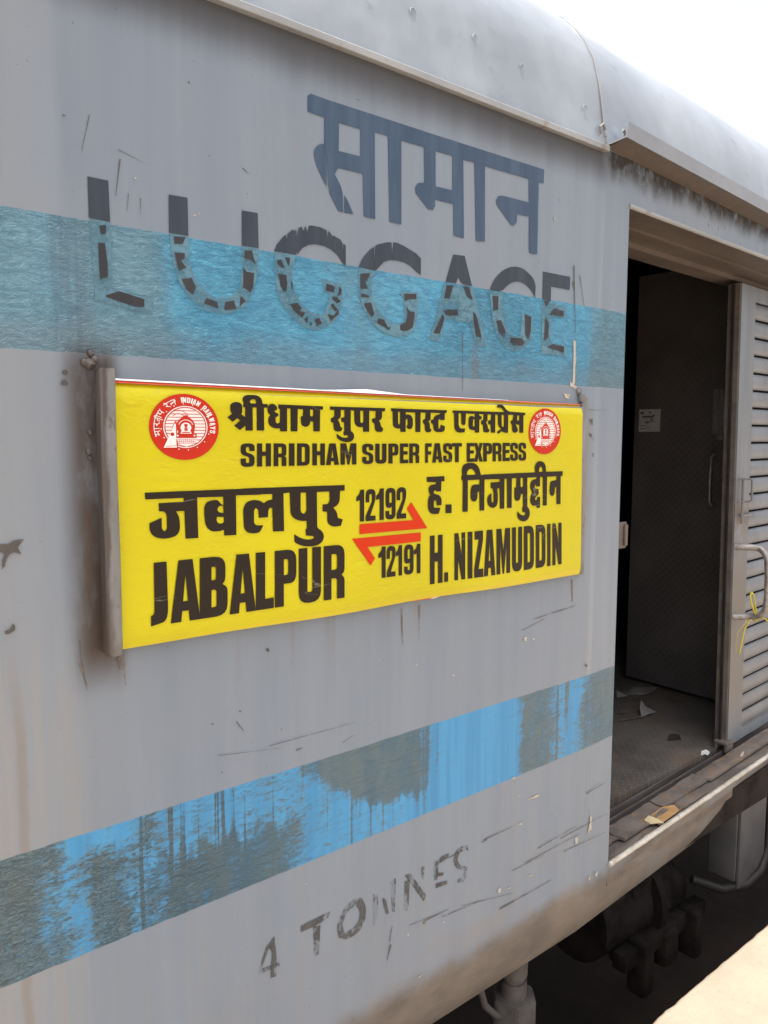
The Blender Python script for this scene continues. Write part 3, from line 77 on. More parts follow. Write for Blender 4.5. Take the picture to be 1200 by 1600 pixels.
'chip':[[[16504,18360,16555,18307,16604,18338,16613,18047,16648,17890,16611,17676,16625,17284,16566,17239,16507,17158,16525,17574,16525,17882,16532,18022]],[[16365,17437,16432,17338,16446,17293,16562,17244,16733,17190,16682,17156,16641,17117,16525,17175,16413,17200,16432,17295]],[[16172,17018,16302,16992,16433,16981,16385,16933,16400,16877,16307,16887,16214,16905,16202,16960]],[[14836,11024,14905,11028,14974,11024,14962,10968,14960,10910,14900,10933,14839,10931,14862,10975]],[[15134,10954,15208,10942,15275,10942,15261,10915,15241,10889,15190,10922]],[[12367,10578,12433,10559,12499,10541,12464,10529,12441,10510,12414,10544]],[[11278,11020,11305,11006,11332,11000,11318,10987,11305,10974,11294,10997]],[[14459,7539,14560,7529,14648,7533,14633,7502,14615,7471,14542,7506]],[[14741,7007,14798,6997,14846,6999,14837,6978,14830,6956,14789,6983]],[[15092,6804,15308,6798,15488,6807,15576,6786,15636,6763,15530,6755,15454,6744,15306,6761,15129,6769,15204,6783]],[[14762,6254,14864,6252,14955,6264,14924,6223,14940,6172,14852,6213]],[[14064,4804,14123,4804,14182,4795,14171,4732,14169,4668,14118,4695,14067,4695,14086,4746]],[[14411,4693,14498,4682,14584,4676,14537,4661,14516,4641,14460,4667]],[[15161,4724,15287,4715,15415,4705,15370,4688,15344,4669,15267,4697]],[[17132,5084,17214,5083,17296,5068,17274,4975,17263,4881,17212,4902,17161,4877,17172,4979]],[[17772,5243,17804,5339,17822,5519,17856,5487,17889,5445,17878,5258,17886,5072,17807,5095,17721,4993,17741,5108]],[[16171,6058,16248,6064,16324,6073,16296,6036,16288,5996,16241,6033]],[[15627,21146,15653,21169,15678,21198,15682,21151,15698,21116,15669,21110,15648,21075,15638,21111]],[[6170,19587,6216,19592,6237,19591,6288,19615,6355,19648,6352,19633,6345,19617,6296,19599,6253,19579,6228,19589]],[[5235,19998,5254,19999,5273,20012,5272,19995,5272,19977,5253,19976,5234,19970,5241,19986]],[[11073,4879,11114,4877,11155,4876,11131,4854,11114,4828,11100,4856]],[[11404,3702,11475,3713,11546,3727,11507,3700,11489,3674,11444,3687]],[[12179,4724,12217,4715,12254,4716,12241,4693,12225,4671,12203,4698]],[[18122,3692,18189,3707,18249,3754,18232,3665,18214,3576,18172,3639]],[[17793,3697,17850,3701,17897,3740,17889,3662,17883,3582,17841,3646]],[[8362,7102,8384,7098,8406,7095,8398,7079,8395,7061,8382,7083]]],
'scr':[[[5009,20227,5029,20229,4935,19654,4927,19653]],[[4555,20773,4569,20773,4431,20223,4426,20223]],[[4990,20361,4995,20371,5572,20210,5570,20206]],[[5131,19730,5143,19732,5111,19463,5106,19463]],[[5328,19698,5341,19700,5330,19452,5325,19451]],[[7172,19066,7184,19071,7229,18968,7224,18965]],[[12578,18194,12604,18196,12619,16949,12608,16949]],[[13537,6247,13521,6276,14567,6266,14573,6254]],[[13478,6197,13447,6241,13635,6248,13648,6230]],[[12355,6213,12340,6239,12977,6246,12983,6235]],[[11566,4965,11550,4997,12364,4971,12371,4958]],[[11173,5057,11166,5074,12159,4972,12162,4965]],[[11566,4925,11551,4976,11634,4943,11640,4923]],[[12167,4847,12157,4869,13404,4750,13408,4741]],[[15100,5104,15085,5128,17351,5154,17358,5144]],[[15598,5326,15582,5350,17197,5424,17204,5414]],[[16523,5274,16506,5298,18613,5341,18621,5330]],[[16673,4865,16661,4886,18551,4792,18556,4784]],[[17605,6191,17581,6222,18471,6286,18481,6274]],[[14609,5079,14598,5099,15855,5074,15860,5066]],[[12794,4864,12787,4886,14619,4493,14622,4484]],[[14162,4231,14138,4270,16146,4264,16157,4247]],[[10591,4863,10627,4840,10508,4522,10493,4531]],[[10585,4934,10558,4950,10638,5272,10649,5266]],[[9313,9751,9304,9765,9585,9853,9589,9848]],[[15164,11414,15155,11433,16929,11555,16933,11547]],[[14787,11201,14775,11217,15629,11373,15634,11366]],[[15884,11472,15876,11489,16823,11518,16826,11511]],[[6513,10224,6512,10234,7862,10026,7863,10022]],[[7582,10127,7579,10140,9636,10112,9637,10107]],[[4155,12426,4172,12426,4230,11913,4223,11913]],[[4138,12740,4150,12740,4172,12321,4168,12321]],[[16430,20141,16471,20146,16581,18521,16565,18520]],[[16404,19748,16480,19764,16518,19533,16488,19527]],[[16679,19940,16705,19945,16916,19183,16905,19181]],[[15766,21621,15813,21635,15827,21547,15808,21541]],[[9654,22314,9661,22327,9752,22312,9749,22307]],[[7170,20533,7183,20548,7304,20473,7299,20467]],[[4156,20658,4169,20691,4212,20674,4206,20661]],[[6179,21680,6203,21708,6229,21679,6219,21668]],[[7539,12004,7587,12021,7613,11948,7594,11941]],[[6387,10838,6409,10862,6440,10823,6431,10813]],[[6943,10947,6965,10972,6997,10932,6988,10922]],[[6874,10778,6896,10788,7044,10554,7036,10551]],[[8187,9877,8176,9903,8328,9908,8332,9898]],[[6554,9908,6587,9919,6602,9873,6589,9869]],[[17345,9862,17445,9875,17475,9789,17435,9784]],[[14847,14584,14882,14584,14903,14349,14889,14350]],[[17272,16373,17405,16393,17427,16239,17374,16232]],[[17257,15985,17346,16022,17550,15812,17514,15797]],[[17028,16615,17028,16631,18084,16632,18084,16626]],[[17395,15502,17477,15509,17485,15406,17452,15403]],[[3012,14320,3048,14364,3154,14355,3226,14396,3398,14420,3313,14331,3285,14295,3334,14185,3237,14223,3165,14201,3118,14129,3096,14026,3050,13983,3064,14115,3104,14216,3026,14252]],[[3048,13059,3128,13075,3176,13155,3202,13112,3199,13054,3117,13009,3063,13008]],[[4109,16908,4095,16877,4064,16863,4035,16874,4023,16904,4037,16935,4067,16949,4097,16938]],[[3993,16720,4014,16779,4062,16800,4098,16753,4097,16715]],[[7604,11981,7594,11961,7569,11957,7545,11970,7535,11993,7546,12013,7570,12017,7594,12004]]],
'rust':[[[4107,12379,4137,12385,4255,11973,4243,11970]],[[4814,12391,4857,12387,4872,11866,4854,11868]],[[4734,12383,4808,12376,4800,12140,4770,12143]],[[16671,12260,16752,12252,16780,11657,16748,11661]],[[10845,12316,10899,12310,10925,11471,10903,11474]],[[11362,12315,11409,12308,11384,11534,11365,11537]]]}
GLYPH = {'I':[[(0,0),(1,0),(1,2.2),(0,2.2)]],'S':[[(1,0.72),(1.0,0.36),(0.953,0.16),(0.813,0.04),(0.58,0.0),(0.42,0.0),(0.187,0.047),(0.047,0.187),(0.0,0.42),(0.0,0.7),(0.034,0.908),(0.138,1.067),(0.31,1.175),(0.481,1.244),(0.558,1.292),(0.605,1.36),(0.62,1.45),(0.62,1.72),(0.607,1.792),(0.567,1.836),(0.5,1.85),(0.5,1.85),(0.433,1.836),(0.393,1.792),(0.38,1.72),(0.38,1.42),(0,1.42),(0.0,1.81),(0.047,2.027),(0.187,2.157),(0.42,2.2),(0.58,2.2),(0.813,2.153),(0.953,2.013),(1.0,1.78),(1.0,1.45),(0.966,1.241),(0.862,1.079),(0.69,0.965),(0.518,0.89),(0.441,0.84),(0.395,0.77),(0.38,0.68),(0.38,0.47),(0.393,0.403),(0.433,0.363),(0.5,0.35),(0.5,0.35),(0.567,0.363),(0.607,0.403),(0.62,0.47),(0.62,0.72)]],'R':[[(0,0),(0.6,0.0),(0.822,0.044),(0.956,0.178),(1.0,0.4),(1.0,0.9),(0.99,1.043),(0.96,1.138),(0.91,1.185),(0.91,1.185),(0.869,1.211),(0.866,1.242),(0.901,1.279),(0.91,1.285),(0.96,1.338),(0.99,1.409),(1.0,1.5),(1,2.2),(0.64,2.2),(0.64,1.47),(0.627,1.403),(0.587,1.363),(0.52,1.35),(0.37,1.35),(0.37,2.2),(0,2.2)],[(0.37,0.36),(0.52,0.36),(0.587,0.373),(0.627,0.413),(0.64,0.48),(0.64,0.88),(0.627,0.947),(0.587,0.987),(0.52,1.0),(0.37,1.0)]],'D':[[(0,0),(0.55,0.0),(0.8,0.05),(0.95,0.2),(1.0,0.45),(1.0,1.75),(0.95,2.0),(0.8,2.15),(0.55,2.2),(0,2.2)],[(0.37,0.36),(0.51,0.36),(0.577,0.373),(0.617,0.413),(0.63,0.48),(0.63,1.72),(0.617,1.787),(0.577,1.827),(0.51,1.84),(0.37,1.84)]],'A':[[(0.26,0),(0.74,0),(1,2.2),(0.64,2.2),(0.61,1.82),(0.39,1.82),(0.36,2.2),(0,2.2)],[(0.5,0.5),(0.42,1.48),(0.58,1.48)]],'L':[[(0,0),(0.52,0),(0.52,1.8),(1,1.8),(1,2.2),(0,2.2)]],'N':[[(0,0),(0.36,0),(0.66,1.05),(0.66,0),(1,0),(1,2.2),(0.66,2.2),(0.34,1.2),(0.34,2.2),(0,2.2)]],'W':[[(0,0),(0.27,0),(0.33,1.3),(0.4,0),(0.6,0),(0.67,1.3),(0.73,0),(1,0),(0.83,2.2),(0.6,2.2),(0.5,1.0),(0.4,2.2),(0.17,2.2)]],'Y':[[(0,0),(0.36,0),(0.5,0.75),(0.64,0),(1,0),(0.68,1.35),(0.68,2.2),(0.32,2.2),(0.32,1.35)]]}


# ------------------------------------------------------------------ node helper
class NT:
    def __init__(s, name):
        s.m = bpy.data.materials.new(name)
        s.m.use_nodes = True
        s.t = s.m.node_tree
        s.b = s.t.nodes['Principled BSDF']
        s.out = s.t.nodes['Material Output']
        s.g = s.t.nodes.new('ShaderNodeNewGeometry')
        sep = s.t.nodes.new('ShaderNodeSeparateXYZ')
        s.t.links.new(s.g.outputs['Position'], sep.inputs[0])
        s.x, s.y, s.z = sep.outputs
        s.p = s.g.outputs['Position']
    def put(s, sock, v):
        if isinstance(v, bpy.types.NodeSocket): s.t.links.new(v, sock)
        elif v is not None:
            if hasattr(sock.default_value, '__len__') and not hasattr(v, '__len__'): v = (v,) * len(sock.default_value)
            elif hasattr(sock.default_value, '__len__') and len(sock.default_value) == 4 and len(v) == 3: v = (*v, 1)
            sock.default_value = v
    def math(s, op, a, b=None, c=None, clamp=False):
        n = s.t.nodes.new('ShaderNodeMath'); n.operation = op; n.use_clamp = clamp
        s.put(n.inputs[0], a); s.put(n.inputs[1], b)
        if c is not None: s.put(n.inputs[2], c)
        return n.outputs[0]
    def add(s, a, b): return s.math('ADD', a, b)
    def sub(s, a, b): return s.math('SUBTRACT', a, b)
    def mul(s, a, b): return s.math('MULTIPLY', a, b)
    def mx(s, a, b): return s.math('MAXIMUM', a, b)
    def step(s, v, lo, hi):                              # smooth 0..1 from lo to hi (lo may exceed hi)
        n = s.t.nodes.new('ShaderNodeMapRange'); n.interpolation_type = 'SMOOTHSTEP'
        s.put(n.inputs['Value'], v)
        if lo < hi: a = (lo, hi, 0, 1)
        else: a = (hi, lo, 1, 0)
        for k, q in zip(('From Min', 'From Max', 'To Min', 'To Max'), a): n.inputs[k].default_value = q
        return n.outputs[0]
    def scale(s, v, off=(0, 0, 0), src=None):
        n = s.t.nodes.new('ShaderNodeMapping')
        s.t.links.new(src or s.p, n.inputs[0])
        n.inputs['Scale'].default_value = v; n.inputs['Location'].default_value = off
        return n.outputs[0]
    def noise(s, sc, v=(1, 1, 1), detail=4, rough=0.55, dist=0.0, off=(0, 0, 0), color=False):
        n = s.t.nodes.new('ShaderNodeTexNoise')
        s.t.links.new(s.scale(v, off), n.inputs['Vector'])
        n.inputs['Scale'].default_value = sc; n.inputs['Detail'].default_value = detail
        n.inputs['Roughness'].default_value = rough; n.inputs['Distortion'].default_value = dist
        return n.outputs['Color' if color else 'Fac']
    def voro(s, sc, v=(1, 1, 1), feature='F1', off=(0, 0, 0)):
        n = s.t.nodes.new('ShaderNodeTexVoronoi'); n.feature = feature
        s.t.links.new(s.scale(v, off), n.inputs['Vector']); n.inputs['Scale'].default_value = sc
        return n.outputs['Distance']
    def mix(s, f, a, b):
        n = s.t.nodes.new('ShaderNodeMix'); n.data_type = 'RGBA'
        s.put(n.inputs[0], f); s.put(n.inputs[6], a); s.put(n.inputs[7], b)
        return n.outputs[2]
    def ramp(s, v, pts):                                 # piecewise scalar curve over absolute positions
        lo, hi = pts[0][0], pts[-1][0]
        n = s.t.nodes.new('ShaderNodeValToRGB'); e = n.color_ramp.elements
        f = s.math('DIVIDE', s.sub(v, lo), hi - lo, clamp=True)
        s.t.links.new(f, n.inputs[0])
        for i, (q, val) in enumerate(pts):
            q = (q - lo) / (hi - lo)
            el = e[i] if i < 2 else e.new(q)
            el.position = q
            el.color = (val, val, val, 1)
        return n.outputs[0]
    def bump(s, h, strength=0.3, dist=0.01, prev=None):
        n = s.t.nodes.new('ShaderNodeBump')
        s.t.links.new(h, n.inputs['Height'])
        s.put(n.inputs['Strength'], strength); n.inputs['Distance'].default_value = dist
        if prev is not None: s.t.links.new(prev, n.inputs['Normal'])
        return n.outputs[0]
    def set(s, color=None, rough=None, metal=None, normal=None, spec=None, alpha=None):
        b = s.b.inputs
        if color is not None: s.put(b['Base Color'], color)
        if rough is not None: s.put(b['Roughness'], rough)
        if metal is not None: s.put(b['Metallic'], metal)
        if normal is not None: s.put(b['Normal'], normal)
        if spec is not None: s.put(b['Specular IOR Level'], spec)
        if alpha is not None: s.put(b['Alpha'], alpha)
        return s.m

def dirty(name, c0, c1, sc=6, stretch=(1, 1, 1), rough=0.5, bumpk=0.15, metal=0.0, rust=None, rust_amt=0.5, spec=None):
    t = NT(name)
    n1 = t.noise(sc, stretch, 6, 0.6); n2 = t.noise(sc * 7, (1, 1, 1), 5, 0.6)
    c = t.mix(t.step(n1, 0.32, 0.68), c0, c1)
    if rust:
        c = t.mix(t.mul(t.step(t.noise(sc * 1.7, (1, 1, .6), 8, 0.68, off=(5, 3, 2)), 0.62 - 0.2 * rust_amt, 0.72), 0.85), c, rust)
    r = t.add(t.mul(n2, 0.25), rough - 0.12)
    return t.set(c, r, metal, t.bump(n2, bumpk, 0.004), spec)

# ------------------------------------------------------------------ materials
def make_coach_paint():
    t = NT('weathered_coach_paint')
    x, z = t.x, t.z
    streak = t.noise(1, (16, 6, 0.9), 5, 0.6)
    streak2 = t.noise(1, (55, 10, 2.0), 4, 0.6, off=(3, 0, 1))
    blot = t.noise(2.2, (1, 1, 1), 5, 0.6, off=(7, 1, 2))
    fine = t.noise(70, (1, 1, 1), 3, 0.6)
    c = t.mix(t.step(streak, 0.30, 0.72), (0.172, 0.214, 0.270), (0.200, 0.241, 0.297))
    c = t.mix(t.mul(t.step(blot, 0.40, 0.75), 0.45), c, (0.218, 0.243, 0.280))
    # warm, paler tone towards the left end and in runs below the board
    left = t.mul(t.step(t.add(x, t.mul(t.sub(streak, .5), .25)), 0.55, 0.15), t.step(t.add(streak, t.mul(blot, 0.6)), 0.45, 0.95))
    c = t.mix(t.mul(left, 0.75), c, (0.285, 0.285, 0.285))
    beige = t.mul(t.mul(t.step(x, 0.44, 0.36), t.step(z, 1.36, 1.18)), t.step(streak2, 0.36, 0.60))
    c = t.mix(t.mul(beige, 0.40), c, (0.285, 0.270, 0.250))
    runl = t.mul(t.step(t.math('ABSOLUTE', t.sub(x, t.add(0.318, t.mul(t.sub(blot, .5), .04)))), 0.012, 0.003), t.step(z, 1.35, 1.1))
    c = t.mix(t.mul(runl, 0.45), c, (0.20, 0.155, 0.12))
    low = t.mul(t.step(z, 1.25, 0.55), t.step(streak2, 0.46, 0.72))
    c = t.mix(t.mul(low, 0.28), c, (0.225, 0.222, 0.220))
    run = t.mul(t.step(streak2, 0.60, 0.70), t.step(blot, 0.5, 0.7))
    c = t.mix(t.mul(run, 0.30), c, (0.25, 0.21, 0.17))
    # ---- upper stripe
    e1 = t.mul(t.sub(t.noise(26, (1, 1, 1), 3), 0.5), 0.004)
    zz = t.add(z, e1)
    m1 = t.mul(t.step(zz, 1.7206, 1.7222), t.step(zz, 1.9228, 1.9212))
    wr = t.noise(1, (24, 24, 75), 5, 0.62, 1.6)
    wr2 = t.noise(1, (60, 60, 170), 4, 0.6, 1.2, off=(2, 4, 1))
    rg = t.sub(1.0, t.mul(t.math('ABSOLUTE', t.sub(t.noise(1, (46, 46, 125), 4, .6, 1.6, off=(0, 7, 0)), .5)), 7.0))
    rg2 = t.sub(1.0, t.mul(t.math('ABSOLUTE', t.sub(t.noise(1, (75, 75, 190), 2, .5, 1.0, off=(5, 7, 3)), .5)), 7.0))
    rg = t.mx(rg, 0.0); rg2 = t.mx(rg2, 0.0)
    dull = t.ramp(x, [(0.25, .95), (0.34, .85), (0.40, .7), (0.46, .95), (0.53, .85), (0.60, .42), (0.68, .25), (0.85, .22), (0.98, .5), (1.08, .35), (1.2, .10), (1.33, .30), (1.40, .12), (1.6, .08), (1.70, .25), (1.735, .75), (1.79, .95), (1.84, .65), (1.9, .8)])
    dn = t.step(t.add(dull, t.mul(t.sub(t.noise(5, (1.3, 1, .5), 5, .6), 0.5), 1.1)), 0.25, 0.85)
    b1 = t.mix(t.step(wr, 0.34, 0.66), (0.046, 0.260, 0.455), (0.085, 0.380, 0.590))
    d1 = t.mix(t.step(wr, 0.34, 0.66), (0.088, 0.200, 0.270), (0.145, 0.285, 0.365))
    s1 = t.mix(t.mul(dn, 0.88), b1, d1)
    # grey rubs towards the foot of the stripe and brown vertical run near x=1.35
    s1 = t.mix(t.mul(t.step(t.sub(z, t.mul(t.noise(4, (2, 1, 1), 4), 0.10)), 1.735, 1.69), 0.4), s1, (0.16, 0.22, 0.26))
    runv = t.mul(t.step(t.math('ABSOLUTE', t.sub(x, t.add(1.292, t.mul(streak, .02)))), 0.022, 0.004), t.step(z, 1.86, 1.74))
    s1 = t.mix(t.mul(runv, t.mul(streak2, 1.1)), s1, (0.15, 0.15, 0.15))
    crack = t.mul(t.step(rg, 0.72, 0.95), t.step(t.noise(7, (1, 1, 1), 5, .65), 0.40, 0.58))
    s1 = t.mix(t.mul(crack, 0.26), s1, (0.02, 0.06, 0.09))
    smear = t.mul(t.step(x, 0.365, 0.40), t.step(x, 0.47, 0.43))
    s1 = t.mix(t.mul(smear, t.mul(t.step(streak2, .3, .6), .55)), s1, (0.065, 0.115, 0.15))
    c = t.mix(m1, c, s1)
    # ---- lower stripe
    zz2 = t.add(z, t.mul(e1, 1.2))
    m2 = t.mul(t.step(zz2, 0.750, 0.7525), t.step(zz2, 0.9555, 0.953))
    xj = t.add(x, t.add(t.mul(t.sub(t.noise(5, (1, 1, 1.4), 6, .7, off=(9, 9, 9)), 0.5), 0.13), t.mul(t.sub(t.noise(1, (10, 10, 60), 4, .6, off=(2, 9, 9)), 0.5), 0.05)))
    base = t.ramp(xj, [(0.22, .95), (0.33, .92), (0.37, .62), (0.388, .40), (0.405, .50), (0.425, .88), (0.45, .95), (0.475, .62), (0.52, .58), (0.56, .40), (0.60, .36), (0.66, .38), (0.83, .36), (0.90, .30), (1.16, .22), (1.22, .08), (1.46, .06), (1.495, .80), (1.58, .82), (1.615, .55), (1.64, .30), (1.70, .32), (1.745, .72), (1.8, .80), (1.9, .82)])
    col = t.noise(1, (46, 10, 1.6), 5, 0.62, off=(1, 0, 4))
    colw = t.noise(1, (20, 10, 8), 6, 0.65, 0.6, off=(4, 2, 0))
    topblob = t.mul(t.ramp(xj, [(0.80, 0), (0.90, .9), (1.0, 1), (1.12, 1), (1.21, 0)]),
                    t.step(t.sub(z, t.add(t.mul(t.ramp(x, [(0.8, 1.0), (0.92, .62), (1.02, .25), (1.16, .22), (1.22, .6)]), 0.2), t.mul(col, 0.10))), 0.69, 0.73))
    footblob = t.mul(t.ramp(x, [(0.50, 0), (0.56, .75), (0.62, .9), (0.72, .9), (0.80, .7), (0.88, 0)]),
                     t.step(t.add(z, t.mul(t.sub(col, 0.5), 0.18)), 0.885, 0.835))
    topl = t.mul(t.ramp(x, [(0.38, 0), (0.40, .9), (0.47, .8), (0.51, 0)]), t.step(t.add(z, t.mul(col, .05)), 0.92, 0.97))
    dv = t.add(t.add(base, t.mul(t.sub(colw, 0.5), 0.85)), t.add(t.mul(t.sub(col, 0.5), 0.75), t.add(t.mul(topblob, 0.75), t.mul(footblob, 0.55))))
    dv = t.sub(dv, t.mul(topl, .8))
    drip = t.mul(t.step(t.noise(1, (70, 10, 1.1), 3, .5, .3, off=(2, 2, 0)), 0.56, 0.66), t.ramp(x, [(0.45, 0), (0.52, .55), (1.18, .5), (1.24, .08), (1.46, .08), (1.5, .4), (1.9, .4)]))
    dv = t.add(dv, t.add(drip, t.add(t.mul(t.sub(wr, 0.5), 0.8), t.mul(t.sub(wr2, 0.5), 1.1))))
    dirt = t.mul(t.step(dv, 0.24, 0.84), t.add(0.90, t.mul(t.sub(colw, .5), .5)))
    b2 = t.mix(t.step(col, 0.3, 0.7), (0.032, 0.220, 0.45), (0.052, 0.285, 0.54))
    d2 = t.mix(t.step(colw, 0.3, 0.7), (0.050, 0.082, 0.096), (0.096, 0.142, 0.158))
    d2 = t.mix(t.mul(t.step(x, 0.46, 0.30), 0.6), d2, (0.125, 0.165, 0.165))
    drag = t.noise(1, (9, 9, 120), 4, 0.65, 0.8, off=(9, 0, 3))
    d2 = t.mix(t.mul(t.step(drag, 0.54, 0.62), 0.30), d2, (0.03, 0.038, 0.042))
    b2 = t.mix(t.mul(t.step(drag, 0.60, 0.66), 0.35), b2, (0.06, 0.17, 0.28))
    d2 = t.mix(t.mul(t.step(rg, .45, .9), t.mul(t.step(x, .60, .42), .55)), d2, (0.20, 0.275, 0.28))  # pale ridge lines paint the wrinkles' highlights into the colour
    s2 = t.mix(dirt, b2, d2)
    c = t.mix(m2, c, s2)
    # ---- stains with shapes of their own: rust beside the board holder, soot under the drip rail, road dirt on the skirt; under the gutter, painted shadow with dirt
    rn = t.noise(9, (1.5, 1, .5), 6, .65, off=(2, 2, 2))
    r1 = t.mul(t.mul(t.step(x, 0.385, 0.436), t.step(x, 0.50, 0.47)), t.mul(t.step(z, 1.16, 1.26), t.step(z, 1.76, 1.70)))
    c = t.mix(t.mul(r1, t.step(rn, 0.20, 0.58)), c, (0.050, 0.034, 0.026))
    r2 = t.mul(t.mul(t.step(x, 1.69, 1.715), t.step(x, 1.75, 1.72)), t.mul(t.step(z, 1.1, 1.25), t.step(z, 1.72, 1.6)))
    c = t.mix(t.mul(r2, t.step(rn, 0.42, 0.66)), c, (0.22, 0.20, 0.18))
    r3 = t.mul(t.step(z, 1.262, 1.245), t.mul(t.step(z, 1.06, 1.24), t.mul(t.step(x, 0.46, 0.55), t.step(x, 1.72, 1.68))))
    c = t.mix(t.mul(r3, t.mul(t.step(streak2, 0.54, 0.74), .35)), c, (0.17, 0.14, 0.12))
    spk = t.step(t.noise(85, (1, 1, .8), 4, .7, off=(1, 6, 1)), 0.60, 0.66)
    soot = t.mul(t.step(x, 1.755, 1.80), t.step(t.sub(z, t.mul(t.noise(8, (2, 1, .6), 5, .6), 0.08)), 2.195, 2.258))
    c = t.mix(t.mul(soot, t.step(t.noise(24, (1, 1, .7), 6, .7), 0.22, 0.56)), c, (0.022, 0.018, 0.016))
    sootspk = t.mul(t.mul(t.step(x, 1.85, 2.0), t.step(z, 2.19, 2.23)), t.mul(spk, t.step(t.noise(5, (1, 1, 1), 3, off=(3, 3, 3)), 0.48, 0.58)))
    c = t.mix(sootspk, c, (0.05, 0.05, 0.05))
    gut_shade_dirt = t.mul(t.step(x, 1.80, 1.75), t.step(t.sub(z, t.mul(streak, 0.03)), 2.190, 2.272))
    c = t.mix(t.mul(gut_shade_dirt, 0.72), c, (0.030, 0.022, 0.020))  # gutter's shadow and some dirt painted as one dark brown band
    seam = t.step(t.math('ABSOLUTE', t.sub(x, 1.76)), 0.016, 0.002)
    c = t.mix(t.mul(t.mul(seam, t.mul(t.sub(1.0, m1), t.sub(1.0, m2))), t.mul(t.step(streak, .3, .7), 0.25)), c, (0.40, 0.40, 0.40))
    dk = t.add(t.mul(t.sub(t.noise(3.2, (1.2, 1, .8), 5, .6), 0.5), 0.14), t.mul(t.sub(blot, 0.5), 0.05))
    sk = t.step(t.sub(z, t.mul(dk, .9)), 0.385, 0.325)
    brown = t.mix(t.step(t.noise(7, (.8, 1, 1.5), 6, .65), 0.35, 0.7), (0.112, 0.088, 0.066), (0.185, 0.148, 0.112))
    brown = t.mix(t.mul(t.step(x, 1.93, 2.02), t.step(t.noise(4, (1, 1, 1), 4, off=(0, 0, 9)), .45, .6)), brown, (0.165, 0.148, 0.130))
    c = t.mix(t.mul(sk, 0.9), c, brown)
    halo = t.mul(t.step(z, 0.60, 0.42), t.step(t.noise(4, (1, 1, 2), 5, .6, off=(6, 6, 6)), 0.42, 0.68))
    c = t.mix(t.mul(halo, 0.38), c, (0.235, 0.195, 0.17))
    pin = t.mul(t.step(t.noise(120, (1, 1, 1), 2, .5, off=(8, 1, 8)), 0.735, 0.755), 0.8)
    c = t.mix(pin, c, (0.08, 0.07, 0.06))
    # ---- relief
    wave = t.noise(1, (2.6, 2, 1.1), 3, .5)
    nrm = t.bump(wave, 0.30, 0.012)
    nrm = t.bump(t.add(t.mul(fine, 0.35), t.mul(streak2, 0.4)), 0.10, 0.002, nrm)
    wm = t.mul(m1, t.add(0.35, t.mul(t.noise(3, (1, 1, 1), 3, off=(4, 4, 4)), 0.9)))
    wm2 = t.mul(m2, t.mul(dirt, t.ramp(x, [(0.22, 1), (0.5, 1), (0.66, .7), (0.9, .35), (1.9, .25)])))
    nrm = t.bump(t.add(t.add(t.mul(wr, .35), t.mul(wr2, 0.35)), t.add(t.mul(rg, .24), t.mul(rg2, .10))), t.math('MINIMUM', t.mul(t.add(wm, wm2), 0.95), 1.0), 0.014, nrm)
    rough = t.add(t.sub(t.add(0.34, t.mul(0.0, fine)), t.mul(t.add(m1, m2), .09)), 0.0)
    rough = t.add(rough, t.mul(t.add(gut_shade_dirt, soot), .35))
    rough = t.add(t.add(rough, t.mul(fine, 0.10)), t.add(t.mul(sk, 0.25), t.mul(t.mul(m2, dirt), 0.02)))
    return t.set(c, rough, 0.0, nrm, 0.5)

M = {}
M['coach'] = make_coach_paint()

def make_roof():
    t = NT('aluminium_roof_paint')
    st = t.noise(1, (5, 2, 2), 5, .6)
    c = t.mix(t.step(st, .3, .7), (0.240, 0.270, 0.310), (0.300, 0.332, 0.372))
    c = t.mix(t.mul(t.step(t.noise(14, (1, 1, 1), 6, .7), 0.62, .72), .5), c, (0.19, 0.195, 0.20))
    sm = t.step(t.math('ABSOLUTE', t.sub(t.x, t.add(1.752, t.mul(t.noise(20, (1, 1, 1), 4), .02)))), 0.02, 0.004)
    c = t.mix(t.mul(sm, .55), c, (0.245, 0.235, 0.22))
    h = t.noise(3.2, (1.2, 1, 1), 3, .5)
    dent = t.step(t.voro(6.5, (1, 1, 1)), 0.16, 0.0)
    n = t.bump(h, 0.5, 0.03); n = t.bump(dent, 0.35, 0.006, n)
    return t.set(c, t.add(0.27, t.mul(st, .12)), 0.25, n)
M['roof'] = make_roof()
M['gutter'] = dirty('pale_gutter_paint', (0.25, 0.265, 0.28), (0.34, 0.35, 0.36), 12, (.3, 1, 1), .4, .2, rust=(0.20, 0.15, 0.11), rust_amt=.25)
M['greymetal'] = dirty('grey_painted_steel', (0.20, 0.20, 0.20), (0.26, 0.26, 0.26), 14, (1, 1, .4), .42, .2, rust=(0.15, 0.10, 0.075), rust_amt=.45)
def make_rail():
    t = NT('grimy_holder_steel')
    n = t.noise(1, (30, 30, 7), 6, .65)
    c = t.mix(t.step(n, .3, .7), (0.150, 0.150, 0.150), (0.205, 0.205, 0.205))
    e = t.step(t.add(t.x, t.mul(t.sub(n, .5), .030)), 0.4635, 0.4545)
    c = t.mix(t.mul(t.mul(e, t.step(t.x, 1.0, .9)), .85), c, (0.060, 0.044, 0.036))
    c = t.mix(t.mul(t.step(t.noise(40, (1, 1, .5), 6, .7), .56, .68), .7), c, (0.085, 0.060, 0.046))
    c = t.mix(t.mul(t.step(t.z, 1.285, 1.25), t.mul(t.step(n, .35, .6), .6)), c, (0.10, 0.08, 0.065))
    return t.set(c, .42, 0, t.bump(t.noise(60, (1, 1, .5), 5, .65), .35, .003))
M['rail'] = make_rail()
M['flange'] = dirty('drip_rail_paint', (0.185, 0.195, 0.215), (0.225, 0.235, 0.255), 9, (.5, 1, 1), .45, .12)
